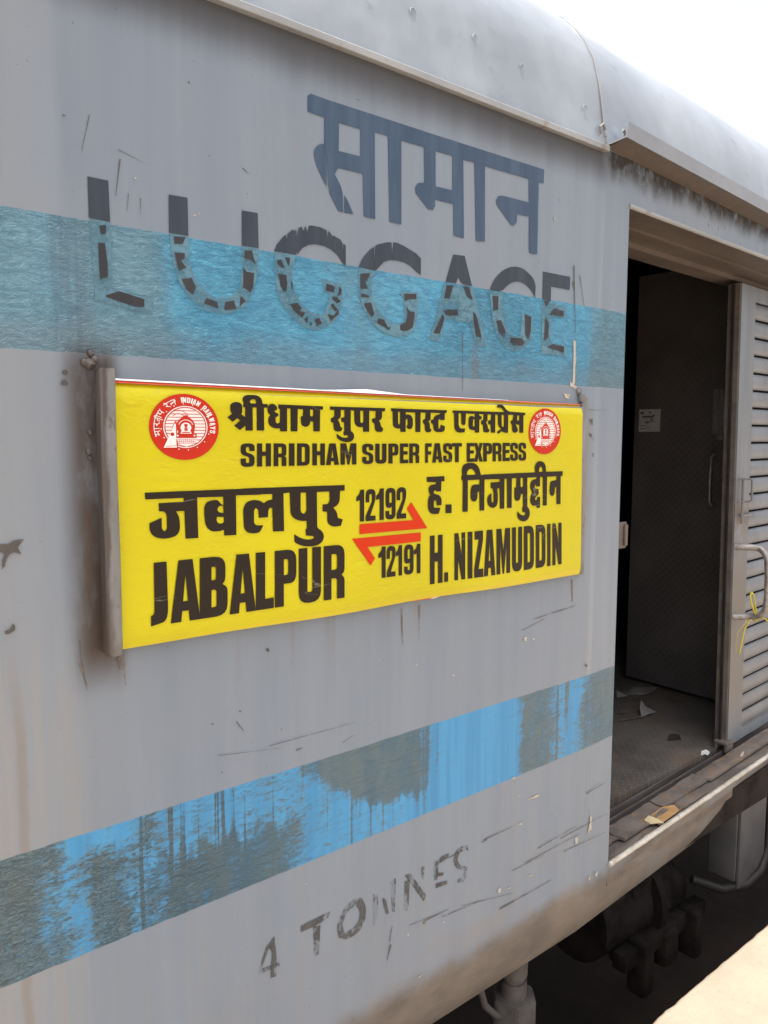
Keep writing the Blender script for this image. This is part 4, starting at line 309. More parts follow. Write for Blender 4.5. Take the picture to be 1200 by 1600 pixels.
M['lintel'] = dirty('dusty_lintel_paint', (0.095, 0.076, 0.066), (0.13, 0.105, 0.09), 6, (.4, 1.5, 1), .55, .15, rust=(0.16, 0.12, 0.09), rust_amt=.25)
M['dark'] = dirty('black_gap', (0.015, 0.014, 0.013), (0.03, 0.027, 0.025), 6, spec=.1, rough=.8)
M['under'] = dirty('sooty_underframe', (0.014, 0.0115, 0.0105), (0.034, 0.027, 0.024), 9, spec=.08, rough=.85, bumpk=.4)
M['undergrey'] = dirty('dusty_fitting_steel', (0.085, 0.073, 0.066), (0.135, 0.117, 0.106), 16, rough=.6, bumpk=.3, rust=(0.12, 0.08, 0.06), rust_amt=.4)
M['bracket'] = dirty('dusty_bracket_steel', (0.13, 0.12, 0.115), (0.17, 0.158, 0.15), 8, rough=.5, bumpk=.15)
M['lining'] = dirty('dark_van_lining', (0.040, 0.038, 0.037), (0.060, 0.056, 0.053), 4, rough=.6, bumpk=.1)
M['weld'] = dirty('weld_bead_paint', (0.42, 0.42, 0.41), (0.50, 0.50, 0.48), 30, rough=.45, bumpk=.4)

def make_chequer(name, c0, c1, plane):
    t = NT(name)
    a, b = (t.x, t.y) if plane == 'xy' else (t.y, t.z)
    k = 40.0
    u = t.mul(t.add(a, b), k * .7071); v = t.mul(t.sub(a, b), k * .7071)
    par = t.math('PINGPONG', t.add(t.math('FLOOR', u), t.math('FLOOR', v)), 1.0)
    fu = t.math('ABSOLUTE', t.sub(t.math('FRACT', u), .5)); fv = t.math('ABSOLUTE', t.sub(t.math('FRACT', v), .5))
    A = t.mul(t.step(fu, .16, .06), t.step(fv, .44, .30)); Bq = t.mul(t.step(fv, .16, .06), t.step(fu, .44, .30))
    h = t.add(t.mul(A, par), t.mul(Bq, t.sub(1.0, par)))
    n1 = t.noise(4, (1, 1, 1), 6, .6); n2 = t.noise(30, (1, 1, 1), 5, .65)
    c = t.mix(t.step(n1, .35, .65), c0, c1)
    c = t.mix(t.mul(h, .25), c, (min(1, c1[0] * 1.8), min(1, c1[1] * 1.8), min(1, c1[2] * 1.8)))
    if plane == 'xy':
        c = t.mix(t.mul(t.step(t.noise(3.5, (1, 1, 1), 5, .6, off=(1, 2, 0)), .52, .66), .6), c, (0.17, 0.115, 0.08))
    return t.set(c, t.add(.35, t.mul(n2, .3)), 0.0, t.bump(t.add(h, t.mul(n2, .25)), .5, .003))
M['floor'] = make_chequer('chequered_floor_plate', (0.075, 0.066, 0.060), (0.135, 0.120, 0.110), 'xy')
M['inner'] = make_chequer('stuccoed_inner_door', (0.085, 0.076, 0.073), (0.115, 0.104, 0.100), 'yz')
M['sill'] = dirty('worn_sill_steel', (0.085, 0.070, 0.062), (0.165, 0.142, 0.130), 10, (.5, 1.4, 1), .45, .35, rust=(0.20, 0.125, 0.075), rust_amt=.6)
M['sill2'] = dirty('rusty_sill_plate', (0.10, 0.084, 0.076), (0.185, 0.160, 0.146), 16, (.6, 1, 1), .5, .5, rust=(0.27, 0.155, 0.08), rust_amt=.85)
M['track'] = dirty('dark_door_track', (0.065, 0.055, 0.05), (0.12, 0.103, 0.095), 12, (.3, 2, 1), .5, .35)
M['lip'] = dirty('polished_sill_lip', (0.42, 0.37, 0.31), (0.62, 0.58, 0.52), 25, (.5, 1, 1), .3, .5, metal=.3, rust=(0.30, 0.20, 0.13), rust_amt=.35)
M['pipe'] = dirty('worn_handle_steel', (0.26, 0.25, 0.24), (0.40, 0.38, 0.36), 30, (1, 1, 1), .38, .4, metal=.5, rust=(0.20, 0.12, 0.08), rust_amt=.5)

def make_slat():
    t = NT('louvre_paint')
    st = t.noise(1, (9, 3, 5), 5, .6)
    c = t.mix(t.step(st, .3, .7), (0.16, 0.175, 0.20), (0.21, 0.225, 0.25))
    c = t.mix(t.mul(t.step(t.noise(22, (1, 1, 1), 6, .7), .56, .68), .6), c, (0.17, 0.15, 0.13))
    c = t.mix(t.mul(t.step(t.z, 1.1, .5), .45), c, (0.16, 0.145, 0.13))
    return t.set(c, .40, 0, t.bump(t.noise(60, (1, 1, 1), 4), .15, .003))
M['slat'] = make_slat()
def make_stile():
    t = NT('door_stile_paint')
    st = t.noise(1, (20, 3, 2), 5, .6)
    c = t.mix(t.step(st, .3, .7), (0.142, 0.160, 0.185), (0.182, 0.200, 0.226))
    c = t.mix(t.mul(t.step(t.z, 1.25, 1.02), t.mul(t.step(t.z, .38, .62), .75)), c, (0.150, 0.130, 0.112))
    band = t.mul(t.step(t.z, 1.18, 1.26), t.step(t.z, 1.40, 1.30))
    c = t.mix(t.mul(band, t.step(t.noise(30, (1, 1, 1), 6, .7), .42, .58)), c, (0.16, 0.11, 0.085))
    c = t.mix(t.mul(t.step(t.noise(40, (1, 1, .6), 6, .7), .60, .68), .6), c, (0.14, 0.11, 0.09))
    return t.set(c, .42, 0, t.bump(t.noise(50, (1, 1, 1), 4), .15, .003))
M['stile'] = make_stile()

def make_sheet():
    t = NT('yellow_vinyl')
    rip = t.noise(1, (7, 7, 230), 4, .55, .5)
    wv = t.noise(1, (9, 9, 26), 4, .6, .8, off=(3, 3, 3))
    cr = t.noise(1, (28, 28, 60), 3, .55, 1.2, off=(1, 3, 3))
    n = t.bump(rip, t.add(.10, t.mul(t.step(t.z, 1.48, 1.32), .38)), .002)
    n = t.bump(wv, .42, .006, n)
    n = t.bump(cr, t.mul(t.step(t.noise(6, (1, 1, 1), 3), .48, .60), .9), .003, n)
    c = t.mix(t.step(t.noise(2.5, (1, 1, 1), 4), .3, .7), (0.530, 0.462, 0.000), (0.590, 0.518, 0.000))
    c = t.mix(t.mul(t.step(t.noise(1, (14, 5, 60), 5, .7, off=(2, 0, 7)), .62, .70), t.mul(t.step(t.z, 1.655, 1.672), .5)), c, (0.45, 0.36, 0.12))
    c = t.mix(t.mul(t.step(t.z, 1.262, 1.245), .35), c, (0.72, 0.52, 0.05))
    return t.set(c, .28, 0, n, .40)
M['yellow'] = make_sheet()
def make_ink(name, col, scr=True):
    t = NT(name)
    rip = t.noise(1, (7, 7, 230), 4, .55, .5)
    c = col
    if scr:
        ln = t.mul(t.step(t.math('ABSOLUTE', t.sub(t.noise(1, (3, 3, 16), 3, .5, 1.0, off=(5, 0, 1)), .5)), .006, .001), t.step(t.noise(5, (1, 1, 1), 3), .56, .62))
        c = t.mix(t.mul(ln, .4), col, (0.3, 0.27, 0.2))
    return t.set(c, .38, 0, t.bump(rip, .2, .002), .22)
M['ink'] = make_ink('black_print', (0.019, 0.013, 0.009))
M['red'] = make_ink('red_print', (0.56, 0.030, 0.003), False)
M['crimson'] = make_ink('crimson_print', (0.50, 0.024, 0.010), False)
M['white'] = make_ink('white_print', (0.80, 0.74, 0.72), False)
M['paperedge'] = make_ink('white_paper_edge', (0.86, 0.84, 0.82), False)
M['pinkedge'] = make_ink('faded_red_border', (0.85, 0.13, 0.05), False)

def make_paint(name, c0, c1, lo, hi, vert=True, minalpha=0.0, rough=.42):
    """thin worn paint: chips and scrapes show what lies below"""
    t = NT(name)
    s = t.noise(1, (30, 8, 7) if vert else (14, 14, 40), 6, .65, .4)
    f = t.noise(95, (1, 1, 1), 4, .65)
    a = t.step(t.add(t.mul(s, .65), t.mul(f, .35)), lo, hi)
    if minalpha: a = t.mx(a, minalpha)
    c = t.mix(t.step(t.noise(1, (26, 8, 3), 5, .6, off=(4, 4, 4)), .32, .68), c0, c1)
    return t.set(c, rough, 0, t.bump(f, .12, .002), .5, a)
M['bluepaint'] = make_paint('faded_blue_black_paint', (0.028, 0.056, 0.106), (0.046, 0.082, 0.138), .25, .34, True, .80)
M['greypaint'] = make_paint('faded_black_paint', (0.016, 0.025, 0.042), (0.030, 0.042, 0.063), .27, .36, True, .78)
M['fragpaint'] = make_paint('chipped_black_paint', (0.016, 0.016, 0.022), (0.030, 0.029, 0.036), .37, .41, False)
M['halopaint'] = make_paint('dull_blue_overpaint', (0.085, 0.195, 0.265), (0.105, 0.225, 0.30), .30, .60, False, .45)
M['stencil'] = make_paint('rubbed_black_paint', (0.035, 0.038, 0.042), (0.08, 0.084, 0.09), .42, .58, True, .10)
M['ghost'] = make_paint('ghost_paint', (0.10, 0.11, 0.12), (0.14, 0.145, 0.15), .52, .75, True, .0)
M['chip'] = make_paint('bare_primer', (0.37, 0.335, 0.275), (0.50, 0.46, 0.39), .37, .46, False)
M['scratch'] = make_paint('scratch_mark', (0.045, 0.040, 0.038), (0.09, 0.08, 0.073), .36, .54, True, .15)
M['rustrun'] = make_paint('rust_run', (0.15, 0.09, 0.06), (0.22, 0.15, 0.11), .36, .60, True, .15)

def make_ground(name, c0, c1, c2):
    t = NT(name)
    n = t.noise(2.4, (1, 1, 1), 8, .65); f = t.noise(55, (1, 1, 1), 6, .7); g = t.noise(420, (1, 1, 1), 3, .6)
    c = t.mix(t.step(n, .35, .65), c0, c1)
    c = t.mix(t.mul(t.step(f, .55, .72), .55), c, c2)
    c = t.mix(t.mul(t.step(t.voro(70, (1, 1, 1)), .10, .04), .5), c, (c2[0] * .5, c2[1] * .5, c2[2] * .5))
    return t.set(c, .85, 0, t.bump(t.add(f, t.mul(g, .4)), .5, .006), .2)
M['platform'] = make_ground('sandy_platform', (0.325, 0.258, 0.200), (0.380, 0.308, 0.240), (0.235, 0.172, 0.125))
M['bed'] = make_ground('oily_ballast', (0.034, 0.025, 0.021), (0.055, 0.040, 0.034), (0.024, 0.019, 0.017))

def plain(name, c, rough=.5, metal=0.0, bumpk=.15, sc=20):
    t = NT(name); f = t.noise(sc, (1, 1, 1), 5, .6)
    k = tuple(q * .75 for q in c)
    return t.set(t.mix(t.step(f, .3, .7), k, c), rough, metal, t.bump(f, bumpk, .003))
M['string'] = plain('yellow_plastic_string', (0.62, 0.52, 0.05), .4)
M['paper'] = plain('dusty_paper', (0.24, 0.225, 0.21), .8)
M['whitepaper'] = plain('white_paper', (0.60, 0.58, 0.56), .7)
M['card'] = plain('brown_cardboard', (0.42, 0.24, 0.10), .8)
M['straw'] = plain('dry_straw', (0.55, 0.46, 0.28), .8)
M['label'] = plain('sticker_paper', (0.46, 0.44, 0.42), .6)
M['labelink'] = plain('sticker_ink', (0.10, 0.09, 0.09), .6)
M['hose'] = plain('rubber_hose', (0.030, 0.026, 0.024), .6)

# ------------------------------------------------------------------ geometry helpers
class MB:
    def __init__(s): s.bm = bmesh.new()
    def box(s, a, b, bev=0.0):
        lo = [min(p, q) for p, q in zip(a, b)]; hi = [max(p, q) for p, q in zip(a, b)]
        r = bmesh.ops.create_cube(s.bm, size=1.0)
        vs = r['verts']
        for v in vs:
            v.co = Vector([lo[i] + (v.co[i] + .5) * (hi[i] - lo[i]) for i in range(3)])
        if bev:
            es = {e for v in vs for e in v.link_edges}
            bmesh.ops.bevel(s.bm, geom=list(es), offset=bev, segments=2, profile=.5, affect='EDGES')
        return s
    def sweep(s, prof, xs, fn, close=False):
        """profile (list of (y, z)) carried along x positions; fn(x, y, z) -> point"""
        rows = [[s.bm.verts.new(fn(x, y, z)) for y, z in prof] for x in xs]
        n = len(prof)
        for i in range(len(xs) - 1):
            for j in range(n if close else n - 1):
                k = (j + 1) % n
                s.bm.faces.new((rows[i][j], rows[i + 1][j], rows[i + 1][k], rows[i][k]))
        if close:
            s.bm.faces.new(rows[0]); s.bm.faces.new(list(reversed(rows[-1])))
        return s
    def tube(s, pts, r, seg=10, cap=True):
        pts = [Vector(p) for p in pts]; rr = r if isinstance(r, (list, tuple)) else [r] * len(pts)
        rings = []; up = None
        for i, p in enumerate(pts):
            d = (pts[min(i + 1, len(pts) - 1)] - pts[max(i - 1, 0)]).normalized()
            if up is None:
                up = Vector((0, 0, 1)) if abs(d.z) < .9 else Vector((1, 0, 0))
            a = d.cross(up).normalized(); up = a.cross(d).normalized()
            rings.append([s.bm.verts.new(p + (a * math.cos(q) + up * math.sin(q)) * rr[i]) for q in [2 * math.pi * k / seg for k in range(seg)]])
        for i in range(len(rings) - 1):
            for k in range(seg):
                s.bm.faces.new((rings[i][k], rings[i][(k + 1) % seg], rings[i + 1][(k + 1) % seg], rings[i + 1][k]))
        if cap:
            s.bm.faces.new(list(reversed(rings[0]))); s.bm.faces.new(rings[-1])
        return s
    def cyl(s, a, b, r, seg=20): return s.tube([a, b], r, seg)
    def quad(s, *p):
        s.bm.faces.new([s.bm.verts.new(q) for q in p]); return s
    def build(s, name, mat, parent=None, smooth=True, angle=35):
        bmesh.ops.recalc_face_normals(s.bm, faces=s.bm.faces)
        return link(name, s.bm, mat, parent, smooth, angle)

def link(name, bm, mat, parent=None, smooth=True, angle=35):
    off = world_of(parent)
    for v in bm.verts: v.co -= off
    me = bpy.data.meshes.new(name)
    if smooth:
        for f in bm.faces: f.smooth = True
        for e in bm.edges:
            if len(e.link_faces) == 2 and e.calc_face_angle(0) > math.radians(angle): e.smooth = False
    bm.to_mesh(me); bm.free()
    me.materials.append(mat)
    o = bpy.data.objects.new(name, me)
    COL.objects.link(o)
    if parent is not None: o.parent = parent
    return o
def world_of(p):
    v = Vector((0, 0, 0))
    while p is not None:
        v += p.location; p = p.parent
    return v
def thing(name, label, cat, loc, group=None):
    o = bpy.data.objects.new(name, None); COL.objects.link(o)
    o.empty_display_size = .1
    o.location = loc; return tag(o, label, cat, group)
def tag(o, label, cat, group=None):
    o['label'] = label; o['category'] = cat
    if group: o['group'] = group
    return o
def rebase(o):
    """put a single-mesh thing's origin at its own base"""
    vs = [v.co for v in o.data.vertices]
    c = Vector(((min(v.x for v in vs) + max(v.x for v in vs)) / 2, (min(v.y for v in vs) + max(v.y for v in vs)) / 2, min(v.z for v in vs)))
    for v in o.data.vertices: v.co -= c
    o.location = c; return o

def fill2d(bm, rings, fn):
    """fill a polygon with holes; rings are lists of (a, b); fn(a, b) -> 3d point"""
    loops = [[Vector((a, b, 0)) for a, b in r] for r in rings]
    flat = [p for l in loops for p in l]
    vs = [bm.verts.new(fn(p.x, p.y)) for p in flat]
    for tri in geometry.tessellate_polygon(loops):
        a, b, c = tri
        if (flat[b] - flat[a]).cross(flat[c] - flat[a]).length < 1e-12: continue
        try: bm.faces.new((vs[a], vs[b], vs[c]))
        except ValueError: pass
def lettering(name, key, mat, parent, y, label=None, jig=0.00001):
    bm = bmesh.new()
    for i, poly in enumerate(PAINT[key]):
        rings = [[(r[k] * 1e-4, r[k + 1] * 1e-4) for k in range(0, len(r), 2)] for r in poly]
        yy = y - i * jig
        fill2d(bm, rings, lambda a, b: Vector((a, yy, b)))
    for f in bm.faces:
        f.normal_update()
        if f.normal.y > 0: f.normal_flip()
    o = link(name, bm, mat, parent, False)
    if label: o['label'] = label
    return o

# ------------------------------------------------------------------ the setting
WALL = 1.25                                              # plane of the coach side
TAPER = 0.06                                             # the doorway end draws in
def wy(x): return WALL + max(0.0, min(x, 7.0) - 1.76) * TAPER

bm = bmesh.new()
bmesh.ops.create_grid(bm, x_segments=8, y_segments=8, size=600)
for v in bm.verts: v.co.z = -0.95
g = link('ground', bm, M['bed'], None, False); g['kind'] = 'structure'
bm = bmesh.new()
xs = [-60 + i * 1.5 for i in range(41)] + [0.6 + i * 0.02 for i in range(120)] + [3.2 + i * 1.5 for i in range(40)]
def edge(x): return 1.088 + (mnoise.noise(Vector((x * 26, 3, 1))) * .004 + mnoise.noise(Vector((x * 90, 8, 1))) * .0025 if 0.3 < x < 3.3 else 0)
rows = []
for x in xs:
    e = edge(x)
    rows.append([bm.verts.new(q) for q in ((x, -30, 0), (x, 0.2, 0), (x, e - .012, 0), (x, e, -.009), (x, e + .004, -.05), (x, e + .004, -.95))])
for i in range(len(xs) - 1):
    for j in range(5): bm.faces.new((rows[i][j], rows[i + 1][j], rows[i + 1][j + 1], rows[i][j + 1]))
bmesh.ops.recalc_face_normals(bm, faces=bm.faces)
for f in bm.faces:
    f.normal_update()
pf = link('platform', bm, M['platform'], None, True, 60); pf['kind'] = 'structure'

# ------------------------------------------------------------------ the coach
coach = thing('railway_coach', 'grey railway luggage van with two blue stripes and an open doorway beside the platform', 'train coach', (2.0, 2.85, -0.95))
PROF = [(1.25, 0.42), (1.2502, 0.375), (1.2520, 0.325), (1.2570, 0.275), (1.2650, 0.232), (1.2750, 0.205), (1.300, 0.199)]
def rel(prof): return [(y - WALL, z) for y, z in prof]
m = MB()
XL = [-9, -3, 0, 0.3, 0.6, 1.0, 1.4, 1.76]
m.sweep([(0, 2.318), (0, 1.9)] + rel(PROF)[0:], XL, lambda x, y, z: (x, wy(x) + y, z))
m.sweep([(0, 2.318), (0, 1.9)] + rel(PROF)[0:], [1.76, 1.888], lambda x, y, z: (x, wy(x) + y, z))
m.sweep([(0, 2.335), (0, 2.197)], [1.888, 2.3, 2.8, 3.75], lambda x, y, z: (x, wy(x) + y, z))
m.sweep([(0, 2.335), (0, 1.9)] + rel(PROF)[0:], [3.75, 5, 7, 9], lambda x, y, z: (x, wy(x) + y, z))
m.quad((1.888, wy(1.888), 2.197), (1.888, wy(1.888) + .16, 2.197), (1.888, wy(1.888) + .16, .36), (1.888, wy(1.888), .36))
m.quad((3.75, wy(3.75), 2.197), (3.75, wy(3.75) + .06, 2.197), (3.75, wy(3.75) + .06, .36), (3.75, wy(3.75), .36))
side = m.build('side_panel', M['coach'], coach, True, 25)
m = MB()
m.sweep(rel([(1.2515, 0.362)] + PROF[2:]), [1.888, 2.3, 2.8, 3.3, 3.75], lambda x, y, z: (x, wy(x) + y, z))
m.build('sill_skirt', M['coach'], coach, True, 25)
# writing and wear on the side
lettering('lettering', 'saman', M['bluepaint'], side, WALL - .0012, 'blue-black painted Hindi word high on the side')
lettering('lettering', 'lug', M['greypaint'], side, WALL - .0012, 'upper halves of the painted word LUGGAGE above the blue stripe')
lettering('lettering', 'lugf', M['fragpaint'], side, WALL - .0015, 'broken lower halves of the word LUGGAGE inside the blue stripe')
lettering('lettering_outline', 'halo', M['halopaint'], side, WALL - .0010)
lettering('lettering', 'ton', M['stencil'], side, WALL - .0012, 'rubbed painted words 4 TONNES low on the side')
lettering('lettering', 'ghost', M['ghost'], side, WALL - .0011, 'faint ghost of an older stencilled word under the words 4 TONNES')
lettering('paint_chips', 'chip', M['chip'], side, WALL - .0016)
lettering('scratches', 'scr', M['scratch'], side, WALL - .0019)
lettering('rust_runs', 'rust', M['rustrun'], side, WALL - .0014)

# roof
RP = [(-.004, 2.322), (-.002, 2.345), (.004, 2.385), (.011, 2.43), (.022, 2.485), (.040, 2.545), (.066, 2.595), (.100, 2.64), (.145, 2.685), (.205, 2.725), (.29, 2.765), (.42, 2.81), (.62, 2.855), (.9, 2.895), (1.25, 2.92), (1.6, 2.93)]
RP2 = RP + [(3.2 - y, z) for y, z in reversed(RP[:-1])]
m = MB()
def rfn(x, y, z):
    d = .0035 * mnoise.noise(Vector((x * 2.2, y * 5, z * 4))) if 2.36 < z < 2.9 else 0
    yy = wy(x) + (y - d if y < 1.6 else y + d)
    return (x, yy, z)
m.sweep(RP2, [-9, -6, -3] + [-1 + .08 * i for i in range(35)] + [1.76], rfn)
m.sweep([(y + .003 if y < 1.6 else y, z - .004) for y, z in RP2], [1.76] + [1.8 + .09 * i for i in range(30)] + [5, 7, 9], rfn)
roof = m.build('roof', M['roof'], coach, True, 50)
m = MB()
m.tube([(1.757, WALL + y - .001, z + .001) for y, z in RP[1:14]], .0032, 8)
m.build('roof_seam', M['roof'], roof)
# dents left in the roof skin as small raised rims
for (x, i, r) in [(1.12, 3.2, .010), (1.30, 3.3, .009), (1.45, 3.0, .006), (1.68, 2.2, .010)]:
    m = MB(); k = int(i); y0, z0 = RP[k]; y1, z1 = RP[k + 1]; f = i - k
    y, z = y0 + (y1 - y0) * f, z0 + (z1 - z0) * f
    nv = Vector((0, -(z1 - z0), (y1 - y0))).normalized(); tv = Vector((0, (y1 - y0), (z1 - z0))).normalized(); c = Vector((x, WALL + y, z))
    pts = [c + Vector((math.cos(a) * r * .8, 0, 0)) + tv * math.sin(a) * r - nv * -.002 for a in [q * .5 for q in range(0, 9)]]
    m.tube(pts, [.0004 + .0011 * math.sin(math.pi * j / 8) for j in range(9)], 6)
    m.build('roof_blister', M['roof'], roof)
# rain gutter strip
m = MB()
m.sweep([(.0, 2.3205), (-.0155, 2.3205), (-.017, 2.3190), (-.017, 2.3075), (-.0155, 2.3065), (.0, 2.3085)], [-9, 0, .5, 1.0, 1.4, 1.758], lambda x, y, z: (x, wy(x) + y, z + .0015 * math.sin(x * 9)), True)
m.build('gutter', M['gutter'], coach, True, 40)
# drip rail over the doorway
def frail(x):
    f = (x - 1.765) / (2.69 - 1.765)
    return 1.19 + .060 * f, 2.331 - .018 * min(f, 1.6)
m = MB()
xs = [1.765, 2.2, 2.69, 3.3, 3.9]
rows = []
for x in xs:
    fy, fz = frail(x)
    rows.append([m.bm.verts.new(q) for q in ((x, wy(x) + .004, fz - .006), (x, fy, fz), (x, fy + .003, fz + .040), (x, fy + .006, fz + .040), (x, fy + .0036, fz + .004), (x, wy(x) + .004, fz - .002))])
rows[0][2].co.x += .012; rows[0][3].co.x += .012
for i in range(len(xs) - 1):
    for j in range(6): m.bm.faces.new((rows[i][j], rows[i + 1][j], rows[i + 1][(j + 1) % 6], rows[i][(j + 1) % 6]))
m.bm.faces.new(rows[0]); m.bm.faces.new(rows[-1])
m.build('drip_rail', M['flange'], coach, True, 30)
m = MB()
for i in range(len(xs) - 1):
    a, b = xs[i], xs[i + 1]; (fa, za), (fb, zb) = frail(a), frail(b)
    m.quad((a, wy(a) - .001, za - .011), (a, fa + .002, za - .0015), (b, fb + .002, zb - .0015), (b, wy(b) - .001, zb - .011))
m.build('drip_rail_soffit', M['lintel'], coach, True, 30)
m = MB()
m.tube([(1.79 + .05 * math.sin(a) * .35, 1.243 - .02, 2.338 + .028 * (1 - math.cos(a)) * .5) for a in [q * .32 - .2 for q in range(10)]], .004, 6)
m.tube([(1.735, 1.244, 2.345), (1.728, 1.243, 2.362), (1.742, 1.244, 2.372), (1.752, 1.244, 2.36)], .003, 6)
m.build('roof_clip', M['rail'], coach)

# doorway: lintel underside, threshold, floor
m = MB()
dx = [1.888, 2.4, 3.0, 3.75]
for (a, b, z0, z1) in ((.0015, .098, 2.199, 2.23), (.104, .182, 2.192, 2.23), (.184, .262, 2.176, 2.23)):
    m.sweep([(a, z0), (b, z0), (b, z1), (a, z1)], dx, lambda x, y, z: (x, wy(x) + y, z), True)
m.build('door_lintel', M['lintel'], coach, True, 30)
m = MB()
m.sweep([(.0 - .003, 2.1985), (-.0045, 2.2005), (-.003, 2.2075), (.0015, 2.2085), (.0015, 2.1965)], dx, lambda x, y, z: (x, wy(x) + y, z), True)
m.build('lintel_edge', M['gutter'], coach, True, 40)
m = MB()
m.sweep([(.0985, 2.21), (.1035, 2.21), (.1035, 2.225), (.0985, 2.225)], dx, lambda x, y, z: (x, wy(x) + y, z), True)
m.build('lintel_slot', M['dark'], coach, False)
m = MB()
m.box((-1.0, 1.47, .34), (7.0, 4.1, .381))
m.build('floor', M['floor'], coach, False)
m = MB()
m.sweep([(.002, .30), (.002, .366), (.062, .366), (.062, .358), (.066, .358), (.066, .30)], dx, lambda x, y, z: (x, wy(x) + y, z), True)
m.sweep([(.068, .30), (.068, .372), (.108, .372), (.108, .30)], dx, lambda x, y, z: (x, wy(x) + y, z), True)
m.build('door_sill', M['sill'], coach, True, 30)
m = MB()
for a, b, z1 in ((.110, .126, .356), (.128, .136, .374), (.138, .160, .352), (.162, .170, .371), (.172, .194, .354), (.196, .232, .376)):
    m.sweep([(a, .30), (a, z1), (b, z1), (b, .30)], dx, lambda x, y, z: (x, wy(x) + y, z), True)
m.build('door_track', M['track'], coach, True, 30)
m = MB()
rng = random.Random(3)
def plate(x0, x1, y0, y1, th, z0=.367):
    n = 9
    def jag(k): return (rng.random() - .5) * k
    top = [(x0 + (x1 - x0) * i / n, y0 + jag(.004)) for i in range(n + 1)] + [(x1 - jag(.02), y0 + (y1 - y0) * .5)] + [(x1 - (x1 - x0) * i / n, y1 + jag(.006)) for i in range(n + 1)] + [(x0 + jag(.03), y0 + (y1 - y0) * .5)]
    vt = [m.bm.verts.new((x, wy(x) + y, z0 + th)) for x, y in top]; vb = [m.bm.verts.new((x, wy(x) + y, z0)) for x, y in top]
    m.bm.faces.new(vt)
    for i in range(len(top)):
        j = (i + 1) % len(top); m.bm.faces.new((vt[i], vb[i], vb[j], vt[j]))
plate(2.03, 2.30, .030, .100, .010, .3735)
plate(2.31, 2.62, .048, .104, .009, .3735)
plate(2.63, 3.3, .040, .100, .008, .3735)
plate(2.335, 2.54, .010, .046, .006)
plate(1.90, 2.02, .050, .098, .006, .3735)
m.build('sill_plates', M['sill2'], coach, True, 30)
m = MB()
lx = [1.889 + .02 * i for i in range(94)]
pts = [(x, wy(x) - .002 + .0012 * mnoise.noise(Vector((x * 40, 0, 0))), .3665 + .0012 * mnoise.noise(Vector((x * 33, 5, 0)))) for x in lx]
m.tube(pts, [.0085 + .002 * mnoise.noise(Vector((x * 24, 9, 0))) for x in lx], 10)
m.build('sill_lip', M['lip'], coach, True, 60)

# van interior
m = MB()
m.quad((-1, 4.1, .38), (7, 4.1, .38), (7, 4.1, 2.62), (-1, 4.1, 2.62))
m.quad((-1, 1.40, .38), (-1, 4.1, .38), (-1, 4.1, 2.62), (-1, 1.40, 2.62))
m.quad((7, 1.62, .38), (7, 4.1, .38), (7, 4.1, 2.62), (7, 1.62, 2.62))
m.quad((-1, 1.40, 2.62), (7, 1.62, 2.62), (7, 4.1, 2.62), (-1, 4.1, 2.62))
m.quad((-1, 1.42, 2.24), (1.888, 1.42, 2.24), (1.888, 1.42, .38), (-1, 1.42, .38))
m.quad((-1, 1.425, 2.62), (7, 1.60, 2.62), (7, 1.60, 2.225), (-1, 1.425, 2.225))
m.build('interior_lining', M['lining'], coach, False)
inner = MB().box((3.40, 1.56, .398), (3.432, 2.20, 2.345), .004).build('inner_door', M['inner'], coach)
m = MB()
m.box((3.392, 1.735, 1.60), (3.399, 1.800, 1.800), .002)
m.box((3.384, 1.770, 1.62), (3.392, 1.782, 1.79), .002); m.box((3.380, 1.738, 1.625), (3.392, 1.752, 1.80), .002)
m.cyl((3.386, 1.757, 1.60), (3.386, 1.757, 1.66), .007, 10); m.box((3.382, 1.745, 1.575), (3.399, 1.772, 1.598), .003)
m.build('bolt', M['greymetal'], inner)
m = MB()
m.tube([(3.398, 1.772, 1.512), (3.37, 1.776, 1.512), (3.358, 1.779, 1.498), (3.355, 1.78, 1.40), (3.358, 1.779, 1.302), (3.37, 1.776, 1.286), (3.398, 1.772, 1.286)], .0065, 10)
m.build('pull_handle', M['pipe'], inner)
stk = MB().box((3.3975, 2.060, 1.612), (3.3995, 2.172, 1.718)).build('sticker', M['label'], inner, False)
m = MB()
for (y, z, dy, dz) in ((2.157, 1.701, .018, .012), (2.115, 1.703, .010, .010), (2.125, 1.683, .060, .008), (2.095, 1.689, .012, .006), (2.105, 1.670, .010, .010), (2.13, 1.655, .020, .005), (2.150, 1.640, .028, .004), (2.150, 1.627, .03, .004), (2.12, 1.632, .014, .004), (2.11, 1.660, .045, .003)):
    m.box((3.3968, y - dy / 2, z - dz / 2), (3.3974, y + dy / 2, z + dz / 2))
m.build('sticker_print', M['labelink'], inner, False)
m = MB()
m.box((1.8895, 1.262, 1.285), (1.8935, 1.40, 1.355)); m.box((1.8935, 1.262, 1.283), (1.930, 1.267, 1.357), .001)
m.box((1.916, 1.255, 1.29), (1.929, 1.2615, 1.35), .002)
m.build('door_keeper', M['lintel'], coach)

